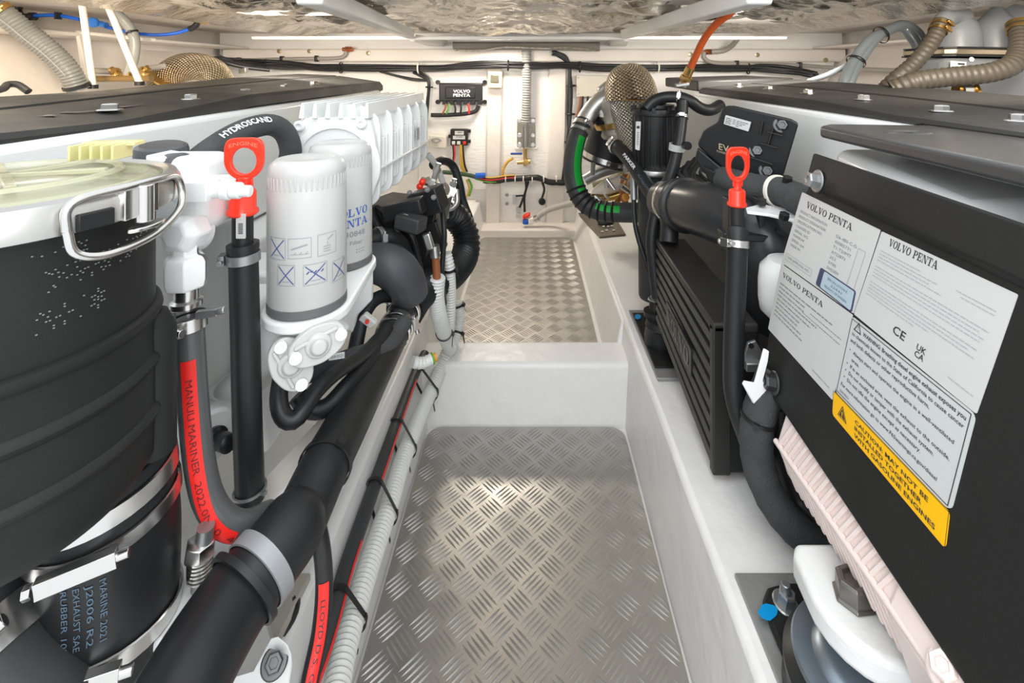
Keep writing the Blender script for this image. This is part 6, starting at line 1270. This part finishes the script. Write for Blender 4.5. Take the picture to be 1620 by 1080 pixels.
t = thing('hose_clip', 'pale plastic clip with round boss on the hose beside the breather', 'clip', P(1070, 235, 1.2)); bm = B(); lathe(bm, P(1071, 233, 1.22), (.1, -.1, 1), [(.0165, -.008), (.020, -.008), (.020, .008), (.0165, .008)], 30, close=False); obj('clip_band', bm, mat('grey_white_clip', (.50, .51, .50), .4), t); bm = B(); cyl(bm, P(1084, 230, 1.19), (0, -1, .1), .010, .02, 20); lathe(bm, P(1086, 230, 1.185), (0, -1, 0), [(.007, 0), (.007, .008), (.003, .010), (0, .010)], 16); obj('boss', bm, BKP, t)
t, q, o = hose('long black hose with white lettering running diagonally into the louvred cooler', PL((972, 230, 1.45), (985, 240, 1.40), (1003, 262, 1.34), (1022, 292, 1.28), (1042, 318, 1.22), (1055, 340, 1.17), (1059, 360, 1.14), (1058, 384, 1.125)), .0205, cl=(.03,))
path_text(q, 'PARKER', .0205, (-.4, -1, .25), .065, .012, .085, WPRN, o, .03); path_text(q, 'ALFABIOTECH 30 3/4 LF', .0205, (-.4, -1, .25), .14, .008, .17, BPRN, o)
t, q, o = hose('thin black hydraulic line with long steel ferrule beside the breather standpipe', PL((1003, 250, 1.38), (1003, 290, 1.36), (1003, 335, 1.33), (1008, 370, 1.30), (1022, 415, 1.27), (1034, 450, 1.25)), .0065)
bm = B(); tube(bm, PL((1002, 262, 1.37), (1003, 316, 1.345)), .0095, 18); lathe(bm, P(1003, 270, 1.365), (0, 0, 1), [(.0125, -.008), (.0125, .008)], 6); obj('ferrule', bm, ZINC, t)
# ---- turbo and exhaust
tu = thing('turbo_heat_shield', 'silver and bronze wire mesh wrapped exhaust elbow behind the breather canister', 'heat shield', P(1000, 140, 1.7))
bm = B(); q = tube(bm, PL((1012, 232, 1.66), (1006, 200, 1.66), (1002, 172, 1.67), (1000, 150, 1.68)), lambda f: .062+.022*f, 44, .006); obj('lower_mesh', bm, MESHS, tu, label='silver lower mesh')
bm = B(); lathe(bm, P(999, 154, 1.67), (-.16, .05, 1), [(.089*math.cos(a_*PI/28)**.8 if a_ < 14 else 0, .118*math.sin(a_*PI/28)) for a_ in range(15)], 48, close=False); obj('upper_mesh', bm, MESHW, tu, label='bronze upper mesh')
bm = B(); lathe(bm, P(999, 154, 1.675), (.05, -.05, 1), [(.088, -.003), (.091, 0), (.088, .003)], 44); obj('seam', bm, BRASS, tu)
ex = thing('exhaust_elbow', 'cast aluminium exhaust elbow and pipe between green-striped hose and mesh shield', 'exhaust', P(950, 165, 1.75))
bm = B(); tube(bm, PL((985, 150, 1.72), (968, 152, 1.74), (950, 160, 1.75), (934, 178, 1.75), (922, 198, 1.74)), .033, 32); obj('pipe', bm, ALU, ex)
bm = B(); lathe(bm, P(975, 180, 1.76), (-.25, 0, 1), [(.082, -.075), (.086, -.06), (.070, -.02), (.062, .02), (.066, .05), (.058, .07), (0, .075)], 40); prism(bm, PL((947, 140, 1.74), (962, 128, 1.74), (970, 190, 1.72), (948, 186, 1.72)), (0, 1, 0), .05); obj('casting', bm, mat('grey_cast_aluminium', (.42, .41, .38), .45, .9, bump=.4, bscale=120), ex, bevel=.004)
bm = B(); lathe(bm, P(978, 192, 1.76), (-.25, 0, 1), [(.084, -.012), (.088, -.01), (.088, .008), (.084, .010)], 48, close=False); obox(bm, P(985, 202, 1.66), (1, 0, .3), (0, 1, 0), (0, 0, 1), .05, .018, .02); obj('band_clamp', bm, BRASS, ex)
hb = thing('exhaust_bellows', 'fat black rubber exhaust hose hanging under the cast elbow with a steel clamp', 'hose', P(965, 225, 1.78))
bm = B(); q = tube(bm, PL((976, 192, 1.78), (968, 215, 1.79), (960, 240, 1.80), (955, 258, 1.80)), .083, 44); obj('hose', bm, RB, hb); clamp(q, q.L-.02, .084, hb, .020, STEEL, (.2, -1, 0))
gh = thing('green_striped_hose', 'black hose with broad green stripe curving down beside the bulkhead', 'hose', P(908, 270, 1.65))
bm = B(); q = tube(bm, PL((924, 192, 1.73), (914, 215, 1.70), (907, 245, 1.68), (906, 275, 1.66), (914, 305, 1.64), (930, 325, 1.62), (952, 334, 1.60), (985, 336, 1.58), (1012, 336, 1.56)), .0315, 36); ho = obj('hose', bm, RBG, gh)
stripe(q, .0315, (.55, -1, .25), .026, GREEN, ho, .065, q.L-.22); stripe(q, .0315, (.3, -1, .6), .022, GREEN, ho, q.L-.14, q.L-.06)
clamp(q, .018, .0325, gh, .016, STEEL, (.6, -1, .2)); clamp(q, .042, .0325, gh, .012, ZINC, (.8, -1, 0)); bm = B()
for k in range(8): p, t_ = at(q, q.L-.24+k*.022); lathe(bm, p, t_, [(.0325, -.004), (.0355, 0), (.0325, .004)], 24, close=False)
obj('tape_wraps', bm, BK, gh)
# clutter between the striped hose and the breather
jk = thing('sea_water_pipework', 'pale pipes and small bright fittings low behind the green-striped hose', 'pipework', P(965, 300, 1.8))
for pts, r, m in ((((930, 325, 1.9), (960, 300, 1.9), (1000, 285, 1.9)), .035, LINER), (((940, 300, 1.95), (970, 290, 1.95), (1000, 268, 1.95)), .03, mat('olive_pipe', (.20, .18, .10), .5)), (((925, 285, 1.9), (950, 272, 1.9), (985, 262, 1.9)), .022, ZINC), (((935, 312, 1.85), (965, 312, 1.85), (1000, 300, 1.85)), .014, BRASS), (((990, 275, 1.8), (985, 300, 1.8), (992, 330, 1.8)), .012, COPP)):
    bm = B(); tube(bm, PL(*pts), r, 18); obj('pipe', bm, m, jk)
rnd = random.Random(9)
for k in range(12):
    x, y, d = rnd.uniform(926, 998), rnd.uniform(262, 318), rnd.uniform(1.72, 1.85); bm = B(); n = (rnd.uniform(-1, 1), -.3, rnd.uniform(-1, 1)); cyl(bm, P(x, y, d), n, rnd.uniform(.005, .011), rnd.uniform(.02, .05), 12); obj('fitting', bm, rnd.choice([STEEL, ALU, BRASS, ZINC, ALU]), jk)
bm = B(); lathe(bm, P(990, 312, 1.75), (0, -1, .3), [(.014, 0), (.012, .01), (0, .012)], 16); obj('amber_cap', bm, AMBER, jk)
eb2 = thing('corner_bracket', 'dark drilled metal plate lying across the aft end of the starboard bearer', 'bracket', P(950, 355, 2.1))
bm = B(); prism(bm, [PH(915, 336, .672), PH(955, 338, .672), PH(975, 345, .672), PH(990, 370, .672), PH(948, 374, .672), PH(918, 342, .672)], (0, 0, -1), .006); obj('plate', bm, mat('dark_bronze_plate', (.20, .17, .13), .35, .8), eb2, bevel=.002)
bm = B()
for x, y in ((958, 352), (963, 352), (955, 358), (962, 358), (968, 357), (960, 364), (953, 366), (971, 364)): p = PH(x, y, .670); obox(bm, p, (1, .3, 0), (0, 1, 0), (0, 0, 1), .012, .014, .0015)
obj('punched_holes', bm, LABEL, eb2)
bm = B(); lathe(bm, PH(958, 352, .668), (0, 0, 1), [(.035, 0), (.032, .006), (.02, .01), (0, .01)], 24); obj('dark_pad', bm, BK, eb2)
# orange hose with brass fitting
oh2 = thing('orange_hose', 'orange-red hose rising from a brass fitting to the hatch above the starboard engine', 'hose', P(1130, 60, 1.4))
bm = B(); q = tube(bm, PL((1090, 112, 1.45), (1101, 88, 1.43), (1114, 62, 1.40), (1133, 38, 1.36), (1156, 20, 1.32), (1180, -6, 1.28)), .0105, 22); obj('hose', bm, ORNG, oh2); ziptie(q, .255, .0108, oh2, m=ROD, face=(.5, -1, .5), tail=.0, wid=.008)
bm = B(); n = (q.p[0]-q.p[6]).normalized(); cyl(bm, q.p[0]-n*.012, n, .0135, .030, 20, .002); lathe(bm, q.p[0]+n*.018, n, [(.017, 0), (.017, .014)], 6); cyl(bm, q.p[0]+n*.03, n, .011, .012, 18); obj('brass_fitting', bm, BRASS, oh2)
bm = B(); cyl(bm, q.p[0]+n*.040, n, .012, .012, 18); obox(bm, P(1079, 134, 1.42), (1, 0, .15), (0, 1, 0), (0, 0, 1), .04, .02, .010); obj('steel_base', bm, STEEL, oh2, bevel=.002)

# ============================================================ STARBOARD UPPER CORNER
mf = thing('muffler', 'grey plastic double-domed exhaust muffler with bronze strap in the top right corner', 'muffler', P(1550, 80, 1.36))
for i, (x, yy, r) in enumerate(((1516, 14, .050), (1576, 11, .054), (1636, 10, .05))):
    c = P(x, 78, 1.38); zt_ = EYE-(yy-CY)/F*1.38; h = zt_-c.z; bm = B(); lathe(bm, V(c.x, c.y, c.z-.02), (0, 0, 1), [(r*1.12, 0), (r*1.10, .02), (r*1.02, h*.6), (r*.85, h*.82), (r*.55, h*.97), (r*.2, h+.02), (0, h+.02)], 40); obj('dome', bm, GREYP, mf)
bm = B(); q = tube(bm, PL((1520, 28, 1.38), (1505, 26, 1.36), (1494, 32, 1.34), (1486, 42, 1.33)), lambda f: .030-.008*f, 24); obj('inlet_spout', bm, GREYP, mf)
bm = B(); tube(bm, PL((1600, 22, 1.38), (1618, 30, 1.35), (1630, 40, 1.33)), .03, 24); obj('outlet_spout', bm, GREYP, mf)
bm = B(); pts = [P(1478, 82, 1.36), P(1482, 82, 1.30), P(1600, 88, 1.30), P(1660, 92, 1.30), P(1690, 92, 1.42), P(1482, 82, 1.46)]; a = [bm.verts.new(V(p.x, p.y, EYE+.052)) for p in pts]
bm.free(); bm = B(); pp = [V(1.115, 1.32, EYE+.035), V(1.135, 1.30, EYE+.035), V(1.42, 1.30, EYE+.030), V(1.46, 1.34, EYE+.03), V(1.46, 1.46, EYE+.03), V(1.115, 1.46, EYE+.035)]; prism(bm, pp, (0, 0, -1), .20); obj('tank_body', bm, GREYP, mf, bevel=.02, seg=5)
bm = B(); pp = [V(p.x+(-.002 if p.x < 1.2 else .002), p.y-(.002 if p.y < 1.4 else 0), p.z+.008) for p in pp]; prism(bm, pp, (0, 0, 1), .018); obj('strap', bm, mat('bronze_strap', (.50, .42, .30), .35, .9), mf, bevel=.004, label='bronze strap')
bm = B(); prism(bm, [V(p.x+(-.003 if p.x < 1.2 else .003), p.y-(.003 if p.y < 1.4 else 0), p.z+dz) for dz in (0,) for p in pp], (0, 0, -1), .004); prism(bm, [V(p.x, p.y-.003, p.z+.018) for p in pp], (0, 0, 1), .004); obj('strap_edges', bm, RB, mf)
qm = Quad(P(1503, 96, 1.298), P(1528, 98, 1.298), P(1527, 112, 1.298), P(1503, 111, 1.298)); qm.n = V(0, -1, 0); bm = B(); qm.plate(bm, 0, .002, rc=.001); lb = obj('data_label', bm, LABEL, mf, label='small white label'); bm = B(); qm.plate(bm, .002, .003, .45, .18, .88, .36, rc=.001); qm.bars(bm, .06, .6, .68, .004, 1, .003); qm.bars(bm, .06, .5, .84, .003, 2, .003); obj('label_print', bm, INK, lb)
bm = B(); lathe(bm, P(1537, 94, 1.298), (0, -1, 0), [(.007, 0), (.006, .002), (.003, .003), (0, .003)], 18); obj('rivet', bm, LABEL, mf)
def khose(label, pts, r, cl):
    t = thing('ribbed_hose', label, 'hose', pts[len(pts)//2], 'ribbed khaki hoses on the muffler'); bm = B(); q = tube(bm, pts, r, 26, rib=(.0145, r*.13, .6)); obj('hose', bm, KHAKI, t)
    for s in cl: clamp(q, s, r*1.16, t, .010, BRASS, (.4, -1, .3))
    return t
khose('ribbed khaki hose dropping from the left spout of the grey muffler', PL((1490, 34, 1.30), (1481, 54, 1.29), (1464, 80, 1.28), (1442, 104, 1.28), (1420, 122, 1.28), (1400, 140, 1.30)), .0175, (.012, .030))
khose('ribbed khaki hose sweeping across the front of the grey muffler', PL((1612, 40, 1.25), (1616, 62, 1.22), (1612, 88, 1.19), (1595, 106, 1.17), (1560, 116, 1.17), (1520, 120, 1.18), (1480, 124, 1.19), (1445, 130, 1.20), (1412, 142, 1.22)), .0215, (.004, .022))
gl = thing('grey_hose_loop', 'pair of shiny grey hoses bent in a high arch left of the muffler', 'hose', P(1380, 70, 1.55))
for k, (o_, r_) in enumerate(((0, .017), (9, .0155))):
    bm = B(); q = tube(bm, PL((1330+o_*1.2, 145, 1.52), (1340+o_, 118, 1.53), (1354+o_, 92, 1.55), (1376+o_*.8, 64, 1.56), (1402+o_*.3, 46-o_*.3+4, 1.57), (1428+o_*.2, 40+o_*.4, 1.57), (1450-o_, 52+o_*.5, 1.56), (1460-o_, 72, 1.55), (1462-o_*.6, 96, 1.54)), r_, 22); obj('hose', bm, GHOSE, gl)
    if k == 0:
        for s in (.115, .245): p, t_ = at(q, s); bm = B(); lathe(bm, p+V(.007, 0, .0), t_, [(.0275, -.004), (.029, 0), (.0275, .004)], 26, close=False, sy=1.0); obj('cable_tie', bm, TIE, gl)
bm = B(); tube(bm, PL((1280, 128, 1.7), (1310, 118, 1.6), (1345, 100, 1.56), (1352, 90, 1.55)), .009, 12); obj('side_hose', bm, GHOSE, gl)
fm = thing('tank_fitting', 'small metal hose fitting on the lower edge of the grey muffler behind the cover', 'fitting', P(1527, 140, 1.2))
bm = B(); cyl(bm, P(1512, 141, 1.2), (1, 0, 0), .013, .05, 20); lathe(bm, P(1514, 141, 1.2), (1, 0, 0), [(.018, 0), (.018, .008)], 6); lathe(bm, P(1538, 143, 1.2), (1, 0, 0), [(.018, 0), (.018, .008)], 6); obj('fitting', bm, BRASS, fm); bm = B(); cyl(bm, P(1520, 142, 1.19), (1, 0, 0), .0145, .02, 20); obj('collar', bm, STEEL, fm)
